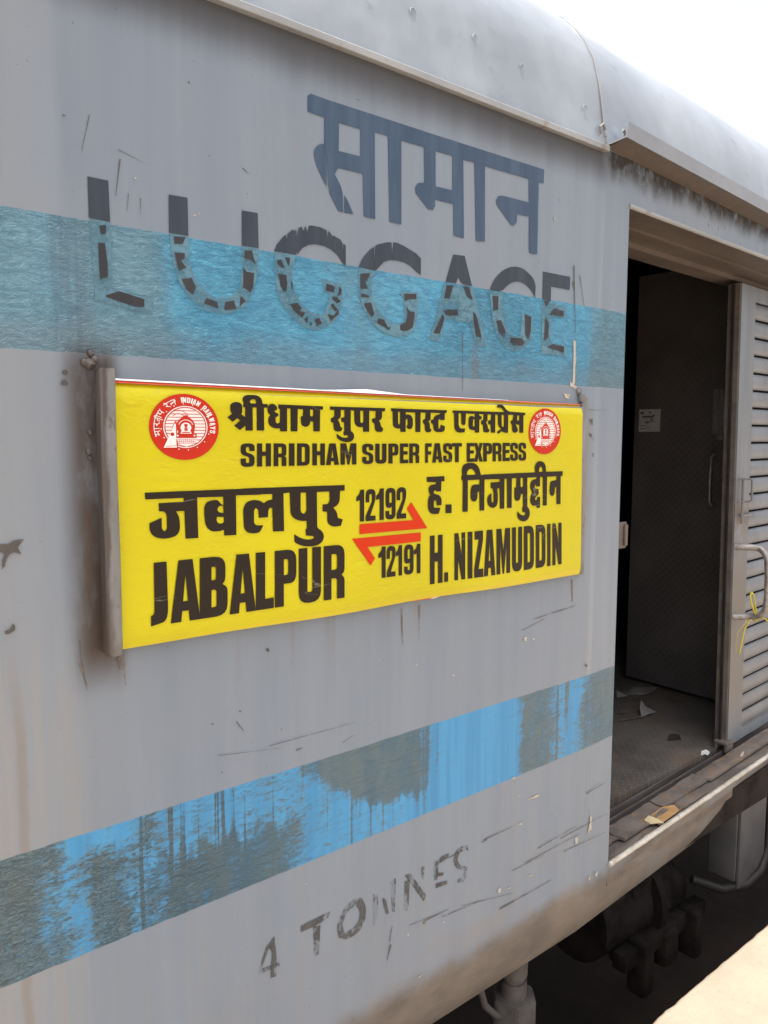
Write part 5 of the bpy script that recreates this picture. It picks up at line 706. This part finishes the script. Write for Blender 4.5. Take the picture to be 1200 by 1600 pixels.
# sliding louvred door, hung inside the side and half closed
DTILT = .015
def dp(x, y, z): return Vector((x, 1.445 + y + .06 * (x - 2.96) + DTILT * (z - .38), z))
door = bpy.data.objects.new('sliding_door', None); COL.objects.link(door); door.empty_display_size = .1
door.parent = coach; door.location = Vector((3.7, 1.49, .37)) - coach.location
m = MB()
def dbox(m, x0, x1, y0, y1, z0, z1):
    vs = [m.bm.verts.new(dp(x, y, z)) for x in (x0, x1) for y in (y0, y1) for z in (z0, z1)]
    for f in ((0, 1, 3, 2), (4, 6, 7, 5), (0, 4, 5, 1), (2, 3, 7, 6), (0, 2, 6, 4), (1, 5, 7, 3)): m.bm.faces.new([vs[i] for i in f])
dbox(m, 2.948, 3.074, 0, .012, .385, 2.16)
m.build('door_stile', M['stile'], door, True, 30)
m = MB()
dbox(m, 2.941, 2.9475, .004, .05, .385, 2.16)
m.build('door_edge_channel', M['undergrey'], door, True, 30)
m = MB()
dbox(m, 2.930, 2.9405, .022, .030, .40, 2.16)
m.build('door_seal', M['dark'], door, True, 30)
m = MB()
dbox(m, 3.0745, 4.6, .0015, .014, 2.105, 2.16)
m.build('door_rail', M['stile'], door, True, 30)
m = MB()
dbox(m, 3.0745, 4.6, .006, .014, .4255, .489); dbox(m, 3.0745, 4.6, .0015, .014, .385, .425)
m.build('door_rail', M['stile'], door, True, 30)
m = MB()
pit = .0672; nsl = 24
z = 2.103
while z - pit > .42:
    prof = [(dy, z - pit * f) for f, dy in ((.02, .0125), (.05, .0085), (.14, .0045), (.30, .0015), (.48, .0), (.64, .0005), (.78, .0025), (.87, .0055), (.905, .0095), (.91, .0125))]
    rows = [[m.bm.verts.new(dp(x, y, zz)) for y, zz in prof] for x in (3.0745, 3.6, 4.6)]
    for i in range(2):
        for j in range(len(prof) - 1): m.bm.faces.new((rows[i][j], rows[i + 1][j], rows[i + 1][j + 1], rows[i][j + 1]))
    z -= pit
m.build('louvre_panel', M['slat'], door, True, 40)
m = MB()
dbox(m, 2.95, 4.6, .024, .028, .39, 2.16)
m.build('slit_shade_sheet', M['dark'], door, False)  # added black sheet, stands in for the shade inside the slits
def dq(x, y, z): return dp(x, -y, z)
m = MB()
hp = [dq(2.965, -.004, 1.172), dq(2.982, .055, 1.174)]
for a in range(1, 7):
    t = a / 6 * math.pi / 2
    hp.append(dq(3.0, .055 + .055 * math.sin(t), 1.174 - .055 * (1 - math.cos(t))))
hp += [dq(3.004, .111, 1.06), dq(3.0, .112, .985)]
for a in range(1, 7):
    t = a / 6 * math.pi / 2
    hp.append(dq(2.998, .060 + .052 * math.cos(t), .95 - .052 * math.sin(t) + .01))
hp += [dq(2.985, .03, .902), dq(2.967, -.004, .898)]
m.tube(hp, .0125, 12)
m.build('grab_handle', M['pipe'], door)
m = MB()
for zz in (1.430, 1.345):
    m.tube([dq(2.966, -.002, zz), dq(2.985, .040, zz + .002)], .0035, 8)
m.tube([dq(2.985, .012, 1.436), dq(2.984, .012, 1.26)], .005, 8)
m.tube([dq(2.990, .030, 1.434), dq(2.991, .044, 1.428), dq(2.991, .045, 1.352), dq(2.990, .030, 1.345)], .0045, 8)
m.tube([dq(2.985, .012, 1.29), dq(3.09, .012, 1.288)], .007, 8)
m.build('latch', M['rail'], door)
m = MB()
m.box((2.915, 1.432, .372), (2.968, 1.442, .400), .002); m.box((2.915, 1.470, .372), (2.968, 1.480, .400), .002); m.box((2.912, 1.430, .4005), (2.97, 1.482, .412), .003)
m.build('door_shoe', M['sill2'], door)

# board holders
m = MB()
vs = []
pr = [(.452, WALL + .002), (.4495, WALL - .026), (.4525, WALL - .030), (.4715, WALL - .030), (.4735, WALL - .027), (.4735, WALL - .020), (.4765, WALL - .013), (.4765, WALL + .002)]
zs = [1.246, 1.251, 1.4, 1.55, 1.695, 1.6985]
rows = []
for k, z in enumerate(zs):
    s = .88 if k in (0, len(zs) - 1) else 1
    rows.append([m.bm.verts.new((.4635 + (x - .4635) * s + .0006 * math.sin(z * 23), y, z)) for x, y in pr])
for i in range(len(zs) - 1):
    for j in range(len(pr)): m.bm.faces.new((rows[i][j], rows[i + 1][j], rows[i + 1][(j + 1) % len(pr)], rows[i][(j + 1) % len(pr)]))
m.bm.faces.new(rows[0]); m.bm.faces.new(rows[-1])
m.build('board_holder', M['rail'], coach, True, 40)
m = MB()
m.box((1.6835, WALL - .009, 1.236), (1.712, WALL + .001, 1.695), .003); m.box((1.676, WALL - .013, 1.681), (1.690, WALL - .0005, 1.703), .003)
m.build('board_holder', M['rail'], coach, True, 40)
for (x, z, r) in ((.444, 1.705, .009), (.452, 1.713, .007), (.436, 1.708, .006), (.446, 1.722, .005), (1.676, 1.708, .007), (1.683, 1.712, .005), (.438, 1.57, .005), (.441, 1.60, .004), (.440, 1.56, .004), (.462, 1.245, .006)):
    m = MB(); c = Vector((x, WALL - .002, z)); b = bmesh.ops.create_icosphere(m.bm, subdivisions=2, radius=r)
    for v in b['verts']:
        v.co = v.co * (1 + .35 * mnoise.noise(v.co * 300)) + c
    m.build('weld_blob', M['rail'], coach)

# underframe seen in the gap
m = MB()
m.box((-8, 1.62, -.05), (8.5, 1.74, .19)); m.box((-8, 4.0, -.05), (8.5, 4.1, .19)); m.box((-8, 1.31, .215), (9, 4.4, .33))
for x in (-4, -1.5, .2, 1.2, 2.2, 3.3, 4.6): m.box((x, 1.45, .02), (x + .08, 4.0, .2))
m.build('underframe', M['under'], coach, True, 30)
m = MB()
m.box((3.00, 1.40, -.20), (3.215, 1.411, .21), .002); m.box((2.988, 1.411, -.17), (3.0, 1.52, .21), .002); m.box((3.00, 1.412, .05), (3.2, 1.50, .06))
m.build('hanger_bracket', M['bracket'], coach)
m = MB()
m.cyl((2.35, 1.72, -.20), (2.62, 1.70, -.20), .17, 22); m.cyl((2.62, 1.70, -.20), (2.66, 1.70, -.20), .20, 22)
m.cyl((2.66, 1.68, -.20), (2.86, 1.66, -.22), .11, 16)
for a in range(8): 
    q = a * math.pi / 4
    m.cyl((2.66, 1.70 + .175 * math.cos(q), -.20 + .175 * math.sin(q)), (2.69, 1.70 + .175 * math.cos(q), -.20 + .175 * math.sin(q)), .018, 8)
m.box((2.5, 1.55, -.42), (2.64, 1.66, -.05), .02); m.box((2.74, 1.56, -.36), (2.92, 1.72, -.16), .03); m.box((2.2, 1.6, .0), (3.0, 1.7, .08), .01)
m.box((2.38, 1.50, -.34), (2.95, 1.56, -.27), .012); m.box((2.46, 1.47, -.46), (2.53, 1.55, -.25), .015); m.box((2.62, 1.48, -.42), (2.72, 1.56, -.28), .02); m.box((2.80, 1.46, -.45), (2.86, 1.55, -.26), .015)
m.build('brake_cylinder', M['under'], coach, True, 35)
m = MB()
m.tube([(2.86, 1.52, -.16), (2.95, 1.44, -.20), (3.06, 1.40, -.205), (3.17, 1.39, -.18), (3.25, 1.40, -.11), (3.29, 1.42, .0), (3.30, 1.44, .2)], .017, 12)
m.build('brake_hose', M['hose'], coach)
m = MB()
m.cyl((1.606, 1.36, .20), (1.606, 1.36, .165), .030, 18); m.tube([(1.606, 1.36, .168), (1.606, 1.36, .105)], [.039, .037], 18); m.cyl((1.606, 1.36, .108), (1.606, 1.36, .085), .030, 18); m.cyl((1.606, 1.36, .09), (1.606, 1.36, .045), .036, 18)
b = bmesh.ops.create_cone(m.bm, cap_ends=True, segments=6, radius1=.066, radius2=.066, depth=.085, matrix=Matrix.Translation((1.606, 1.36, .003)) @ Matrix.Rotation(.35, 4, 'Z'))
bmesh.ops.bevel(m.bm, geom=list({e for v in b['verts'] for e in v.link_edges}), offset=.004, segments=2, affect='EDGES')
m.cyl((1.606, 1.36, -.04), (1.606, 1.36, -.3), .03, 14)
m.build('drain_valve', M['undergrey'], coach)
m = MB()
m.tube([(1.485, 1.375, .20), (1.482, 1.37, .11), (1.495, 1.365, .06), (1.53, 1.36, .02), (1.57, 1.36, -.01), (1.60, 1.36, -.06)], .0095, 10)
m.build('drain_pipe', M['undergrey'], coach)

# ------------------------------------------------------------------ the destination board
SIGN = WALL - .022
board = thing('destination_board', 'bright yellow train name board with red emblems, slotted between two grey rails', 'sign board', (1.075, WALL - .011, 1.24))
m = MB()
m.box((.479, WALL - .016, 1.256), (1.680, WALL - .003, 1.668))
m.build('backing_plate', M['greymetal'], board, False)
bm = bmesh.new()
NX, NZ = 90, 36
def sheet_edge(f):
    zt = 1.6775 - .0050 * f
    zb = 1.2512 - .0115 * f + .0022 * math.sin(f * 14) * math.sin(f * math.pi)
    return zb, zt
grid = []
for i in range(NX + 1):
    f = i / NX; zb, zt = sheet_edge(f); col = []
    for j in range(NZ + 1):
        g_ = j / NZ
        x = .4752 + (1.6700 - .4752) * f + .0110 * f * (1 - g_)
        e = min(g_, 1 - g_)
        y = SIGN + .0014 + ((.011 if g_ > .5 else .005) * (1 - e / .05) ** 2 if e < .05 else 0) + .0006 * mnoise.noise(Vector((x * 7, g_ * 9, 0)))
        col.append(bm.verts.new((x, y, zb + (zt - zb) * g_)))
    grid.append(col)
for i in range(NX):
    for j in range(NZ): bm.faces.new((grid[i][j], grid[i + 1][j], grid[i + 1][j + 1], grid[i][j + 1]))
link('printed_sheet', bm, M['yellow'], board, True, 60)
bm = bmesh.new()
def strip(bm, z0f, z1f, y, xa, xb, n=40):
    r = []
    for i in range(n + 1):
        x = xa + (xb - xa) * i / n
        r.append((bm.verts.new((x, y + .006, z0f(x))), bm.verts.new((x, y + .012, z1f(x)))))
    for i in range(n): bm.faces.new((r[i][0], r[i + 1][0], r[i + 1][1], r[i][1]))
def topz(x): return 1.6776 - .0050 * (x - .4752) / 1.195
strip(bm, lambda x: topz(x) + .0001, lambda x: topz(x) + .0040 - .0018 * (x - .47) / 1.2, SIGN, .4755, 1.6695)
fill2d(bm, [[(1.105, 1.236), (1.16, 1.2345), (1.20, 1.238), (1.19, 1.246), (1.12, 1.243)]], lambda a, b: Vector((a, SIGN + .0135, b + .0085)))
link('red_border', bm, M['pinkedge'], board, False)
bm = bmesh.new()
strip(bm, lambda x: topz(x) + .0041 - .0018 * (x - .47) / 1.2, lambda x: topz(x) + .0072 - .0040 * (x - .47) / 1.2 + .0060 * max(0, 1 - abs(x - .985) / .10), SIGN + .001, .4755, 1.40, 60)
fill2d(bm, [[(1.13, 1.2395), (1.175, 1.233), (1.215, 1.239), (1.205, 1.244)]], lambda a, b: Vector((a, SIGN + .0150, b + .0080)))
fill2d(bm, [[(.76, 1.2435), (.80, 1.2415), (.86, 1.244), (.85, 1.250), (.78, 1.249)]], lambda a, b: Vector((a, SIGN + .0150, b + .0050)))
link('paper_edge', bm, M['paperedge'], board, False)
Y0 = SIGN + .0002
lettering('lettering', 'n1', M['ink'], board, Y0, 'train name in black Hindi letters along the top')
lettering('lettering', 'e1', M['ink'], board, Y0, 'train name in black Latin capitals')
lettering('lettering', 'n2', M['ink'], board, Y0, 'starting station in black Hindi letters')
lettering('lettering', 'e2', M['ink'], board, Y0 - .0003, 'starting station in black Latin capitals')
lettering('lettering', 'n3', M['ink'], board, Y0 - .0003, 'end station in black Hindi letters')
lettering('lettering', 'e3', M['ink'], board, Y0, 'end station in black Latin capitals')
lettering('train_number', 'num1', M['ink'], board, Y0, 'number 12192 above the right-pointing arrow')
lettering('train_number', 'num2', M['ink'], board, Y0, 'number 12191 below the left-pointing arrow')
lettering('arrow', 'arrR', M['red'], board, Y0, 'red half arrow pointing right')
lettering('arrow', 'arrL', M['red'], board, Y0, 'red half arrow pointing left')

def circ(cx, cy, r, n=56, a0=0, a1=2 * math.pi): return [(cx + r * math.cos(a0 + (a1 - a0) * k / n), cy + r * math.sin(a0 + (a1 - a0) * k / n)) for k in range(n)]
def arc(cx, cy, r, a0, a1, n=16): return [(cx + r * math.cos(a0 + (a1 - a0) * k / n), cy + r * math.sin(a0 + (a1 - a0) * k / n)) for k in range(n + 1)]
DEV = {  # small Hindi letters of the ring text: strokes in a 1 x 1 box, y up, head line at 1
 'bha': ([(.1, .95), (.35, .95), (.35, .35), (.1, .35), (.25, .5), (.55, .45), (.8, .45)], [(.8, 1), (.8, 0)]),
 'aa': ([(.5, 1), (.5, 0)],), 'ra': ([(.5, 1), (.5, .7), (.2, .5), (.4, .42), (.75, .05)],),
 'tii': ([(.1, .1), (.1, .55), (.45, .55)], [(.45, 1), (.45, 0)], [(.8, 1), (.8, 0)], [(.8, 1), (.72, 1.3), (.5, 1.3), (.42, 1.05)]),
 'ya': ([(.15, .95), (.35, .8), (.2, .6), (.3, .4), (.75, .45)], [(.78, 1), (.78, 0)]),
 're': ([(.5, 1), (.5, .7), (.2, .5), (.4, .42), (.75, .05)], [(.5, 1.0), (.25, 1.35)]),
 'la': ([(.1, .2), (.12, .55), (.3, .6), (.42, .4), (.45, .6), (.75, .65)], [(.8, 1), (.8, 0)]),
}
def emblem(cx, cz, rx, rz, label):
    def fn(y):
        return lambda a, b: Vector((cx + a * rx, y, cz + b * rz))
    bm = bmesh.new()
    fill2d(bm, [circ(0, 0, 1.0)], fn(Y0))
    base = link('emblem', bm, M['crimson'], board, False); base['label'] = label
    bm = bmesh.new(); n = [0]
    def W(*rings):
        n[0] += 1; fill2d(bm, list(rings), fn(Y0 - .0004 - n[0] * .000008))
    def stroke(pts, wd):
        for (ax, ay), (bx, by) in zip(pts, pts[1:]):
            L = math.hypot(bx - ax, by - ay)
            if L < 1e-6: continue
            ux, uy = (bx - ax) / L, (by - ay) / L
            W([(ax - uy * wd - ux * wd, ay + ux * wd - uy * wd), (bx - uy * wd + ux * wd, by + ux * wd + uy * wd), (bx + uy * wd + ux * wd, by - ux * wd + uy * wd), (ax + uy * wd - ux * wd, ay - ux * wd - uy * wd)])
    W(circ(.02, 0, .635))
    # ring lettering
    txt = 'INDIAN RAILWAYS'; a = math.radians(97); step = math.radians(126) / len(txt)
    for ch in txt:
        w_ = step * (.45 if ch == 'I' else 1.18 if ch in 'W' else 1.0) if ch != ' ' else step * .8
        if ch != ' ':
            hw = w_ * .80; r0, r1 = .735, .895
            rings = []
            for r in GLYPH[ch]:
                rings.append([((r1 + (r0 - r1) * q / 2.2) * math.cos(a - hw * p), (r1 + (r0 - r1) * q / 2.2) * math.sin(a - hw * p)) for p, q in r])
            W(*rings)
        a -= w_
    a = math.radians(200)
    for wd in (('bha', 'aa', 'ra', 'tii', 'ya'), ('re', 'la')):
        for k in wd:
            aw = math.radians(7.5 if k == 'aa' else 12.5)
            r0, r1 = .72, .86
            W([((r1) * math.cos(a - aw * q), r1 * math.sin(a - aw * q)) for q in (0, .5, 1.0)] + [((r1 + .022) * math.cos(a - aw * q), (r1 + .022) * math.sin(a - aw * q)) for q in (1.0, .5, 0)])
            for s_ in DEV[k]:
                stroke([((r0 + (r1 - r0) * q) * math.cos(a - aw * p), (r0 + (r1 - r0) * q) * math.sin(a - aw * p)) for p, q in s_], .011)
            a -= aw
        a -= math.radians(9)
    W(circ(.82 * math.cos(math.radians(110)), .82 * math.sin(math.radians(110)), .028, 8))
    for k in range(16):
        q = math.radians(90 - k * 22.5 + 5)
        W([(.02 + .70 * math.cos(q) + .022 * math.cos(t_), .70 * math.sin(q) + .022 * math.sin(t_)) for t_ in [j * math.pi / 2 for j in range(4)]])
    link('emblem_white', bm, M['white'], base, False)
    bm = bmesh.new(); n = [20]
    W(circ(.02, 0, .605), circ(.02, 0, .575))
    for k in range(11):
        yb = .50 - k * .098; hw = math.sqrt(max(0, .575 ** 2 - yb ** 2))
        W([(.02 - hw, yb), (.02 + hw, yb), (.02 + hw, yb - .022), (.02 - hw, yb - .022)])
    ring_n = n[0]
    W([(-.20, -.10)] + [(.02 + .27 * math.cos(t_), .02 + .29 * math.sin(t_)) for t_ in [math.pi * (1.12 - .124 * j) for j in range(11)]] + [(.25, -.30), (-.22, -.30)])
    W([(-.30, -.20), (.33, -.20), (.33, -.33), (-.30, -.33)])
    W(arc(.02, .30, .06, 0, math.pi * 2, 12)); W([(-.05, .26), (.09, .26), (.10, .33), (-.06, .33)])
    # plume outline
    for t0, t1, r in ((math.radians(25), math.radians(150), .30), (math.radians(40), math.radians(140), .20)):
        o_, i_ = arc(-.18, .20, r + .008, t0, t1), arc(-.18, .20, r - .008, t0, t1)
        W(o_ + i_[::-1])
    W([(-.58, -.60), (-.29, .17), (-.24, .17), (-.22, -.60)])
    link('emblem_lines', bm, M['crimson'], base, False)
    bm = bmesh.new(); n = [90]
    W([(-.62, -.62), (-.30, .10), (-.265, .10), (-.26, -.52), (-.24, -.62)], circ(-.37, -.22, .055, 10)[::-1])
    W(circ(.02, -.02, .155, 24)); W([(-.12, -.13), (.16, -.13), (.18, -.20), (-.14, -.20)])
    W(circ(-.22, -.26, .028, 10)); W(circ(.26, -.26, .028, 10))
    W([(-.26, -.34), (.32, -.34), (.26, -.50), (.02, -.60), (-.20, -.50)])
    o_, i_ = arc(.02, .0, .225, math.radians(20), math.radians(160)), arc(.02, .0, .205, math.radians(20), math.radians(160)); W(o_ + i_[::-1])
    link('emblem_engine', bm, M['white'], base, False)
    bm = bmesh.new(); n = [110]
    for (x_, y_, a_, b_) in ((.02, .06, .05, .03), (.02, .01, .035, .03), (.02, -.05, .045, .02), (.02, -.095, .05, .02), (.02, -.165, .11, .014)):
        W([(x_ - a_, y_ - b_), (x_ + a_, y_ - b_), (x_ + a_, y_ + b_), (x_ - a_, y_ + b_)])
    for k in range(3): W([(-.24 + .02 * k, -.385 - .05 * k), (.30 - .02 * k, -.385 - .05 * k), (.30 - .02 * k, -.395 - .05 * k), (-.24 + .02 * k, -.395 - .05 * k)])
    for k in range(8): W([(-.20 + .063 * k, -.345), (-.19 + .063 * k, -.345), (-.17 + .054 * k, -.50), (-.18 + .054 * k, -.50)])
    W([(-.56, -.575), (-.26, -.555), (-.26, -.568), (-.56, -.588)])
    link('emblem_marks', bm, M['crimson'], base, False)
emblem(.5911, 1.6095, .0622, .0545, 'red railway emblem in the left corner of the board')
emblem(1.5233, 1.6060, .0605, .0548, 'red railway emblem in the right corner of the board')

# ------------------------------------------------------------------ loose things
m = MB()
def wob(pts, k=.0012): return [Vector(p) + Vector((random.uniform(-k, k), random.uniform(-k, k), random.uniform(-k, k))) for p in pts]
h0 = dq(2.998, .062, .905)
m.tube(wob([h0 + Vector((-.030, -.004, .10)), h0 + Vector((-.040, -.004, .085)), h0 + Vector((-.030, -.006, .055)), h0 + Vector((-.012, -.010, .022)), h0 + Vector((.0, -.016, .004)), h0 + Vector((.004, -.004, -.017)), h0 + Vector((.004, .012, -.004)), h0 + Vector((.0, .004, .015))]), .0036, 6)
m.tube(wob([h0 + Vector((-.030, -.004, .10)), h0 + Vector((-.020, -.006, .09)), h0 + Vector((-.010, -.008, .055)), h0 + Vector((.0, -.012, .018)), h0 + Vector((.012, -.017, .002)), h0 + Vector((.012, .0, -.019)), h0 + Vector((.012, .014, -.002)), h0 + Vector((.008, .0, .016)), h0 + Vector((.004, -.017, .0))]), .0036, 6)
m.tube(wob([h0 + Vector((.004, -.012, -.010)), h0 + Vector((.020, -.025, .0)), h0 + Vector((.030, -.040, -.010)), h0 + Vector((.034, -.05, -.03))]), .0034, 6)
m.tube(wob([h0 + Vector((.0, .012, -.012)), h0 + Vector((-.020, .020, -.05)), h0 + Vector((-.030, .026, -.10)), h0 + Vector((-.032, .03, -.145))]), .0032, 6)
m.tube(wob([h0 + Vector((-.002, .014, -.01)), h0 + Vector((-.045, .034, -.06)), h0 + Vector((-.052, .036, -.11)), h0 + Vector((-.040, .04, -.14))]), .0009, 6)
m.tube(wob([h0 + Vector((.034, -.05, -.03)), h0 + Vector((.036, -.05, -.07)), h0 + Vector((.030, -.05, -.11))]), .0030, 6)
st = m.build('plastic_string', M['string'], None)
tag(rebase(st), 'yellow plastic string knotted round the foot of the grey grab handle', 'string')
def scrap(name, label, mat, pts, lift=.0, cat='paper', th=.0012):
    bm = bmesh.new()
    top = [bm.verts.new(p) for p in pts]
    bot = [bm.verts.new(Vector(p) - Vector((0, 0, th))) for p in pts]
    bm.faces.new(top); bm.faces.new(bot[::-1])
    for i in range(len(pts)):
        j = (i + 1) % len(pts); bm.faces.new((top[i], bot[i], bot[j], top[j]))
    bmesh.ops.recalc_face_normals(bm, faces=bm.faces)
    o = link(name, bm, mat, None, False)
    return tag(rebase(o), label, cat)
F = .3825
scrap('paper_scrap', 'folded grey paper scrap standing up like a tent on the van floor', M['paper'], [(2.99, 1.85, F + .0012), (3.03, 1.835, F + .010), (3.085, 1.835, F + .004), (3.045, 1.865, F + .030), (3.03, 1.88, F + .060), (3.005, 1.868, F + .03)], th=.002)
scrap('paper_scrap', 'broad torn grey paper lying deepest on the van floor', M['paper'], [(3.20, 2.06, F + .002), (3.30, 2.09, F + .006), (3.40, 2.02, F + .004), (3.30, 1.98, F + .016), (3.24, 2.0, F + .004)])
scrap('paper_scrap', 'small curled grey paper bit left of the broad torn paper', M['paper'], [(3.12, 2.06, F + .002), (3.16, 2.09, F + .020), (3.18, 2.04, F + .003)])
scrap('paper_scrap', 'thin white paper strip nearest the jamb on the van floor', M['paper'], [(2.86, 1.89, F + .002), (2.99, 1.84, F + .003), (2.99, 1.825, F + .012), (2.86, 1.875, F + .006)])
scrap('paper_scrap', 'narrow pale paper strip touching the grey jamb on the van floor', M['paper'], [(2.88, 1.97, F + .002), (2.98, 1.93, F + .002), (2.97, 1.91, F + .010), (2.89, 1.95, F + .006)])
scrap('leaf_scrap', 'dark crumpled scrap on the floor near the sliding door', M['under'], [(2.83, 1.63, F + .002), (2.86, 1.64, F + .02), (2.90, 1.62, F + .012), (2.88, 1.60, F + .003)], cat='litter')
scrap('paper_scrap', 'crumpled white paper scrap in the track just before the sliding door', M['whitepaper'], [(2.80, 1.474, .378), (2.815, 1.480, .392), (2.84, 1.474, .394), (2.85, 1.464, .384), (2.83, 1.460, .379), (2.812, 1.465, .386)])
scrap('cigarette_end', 'small white cigarette end on the sill below the sliding door', M['whitepaper'], [(2.905, 1.372, .3845), (2.945, 1.386, .3845), (2.950, 1.378, .3905), (2.91, 1.364, .3905)], cat='cigarette end', th=.005)
scrap('cardboard_scrap', 'orange brown cardboard flake on the front edge of the sill', M['card'], [(2.20, 1.283, .3755), (2.33, 1.291, .378), (2.345, 1.318, .3835), (2.30, 1.334, .384), (2.22, 1.325, .3845), (2.195, 1.30, .380)], cat='cardboard')
scrap('leaf_scrap', 'pale dry leaf curled up beside the orange cardboard on the sill', M['straw'], [(2.175, 1.300, .379), (2.205, 1.282, .381), (2.215, 1.276, .378), (2.20, 1.292, .392), (2.18, 1.31, .402), (2.165, 1.315, .39)], cat='leaf')
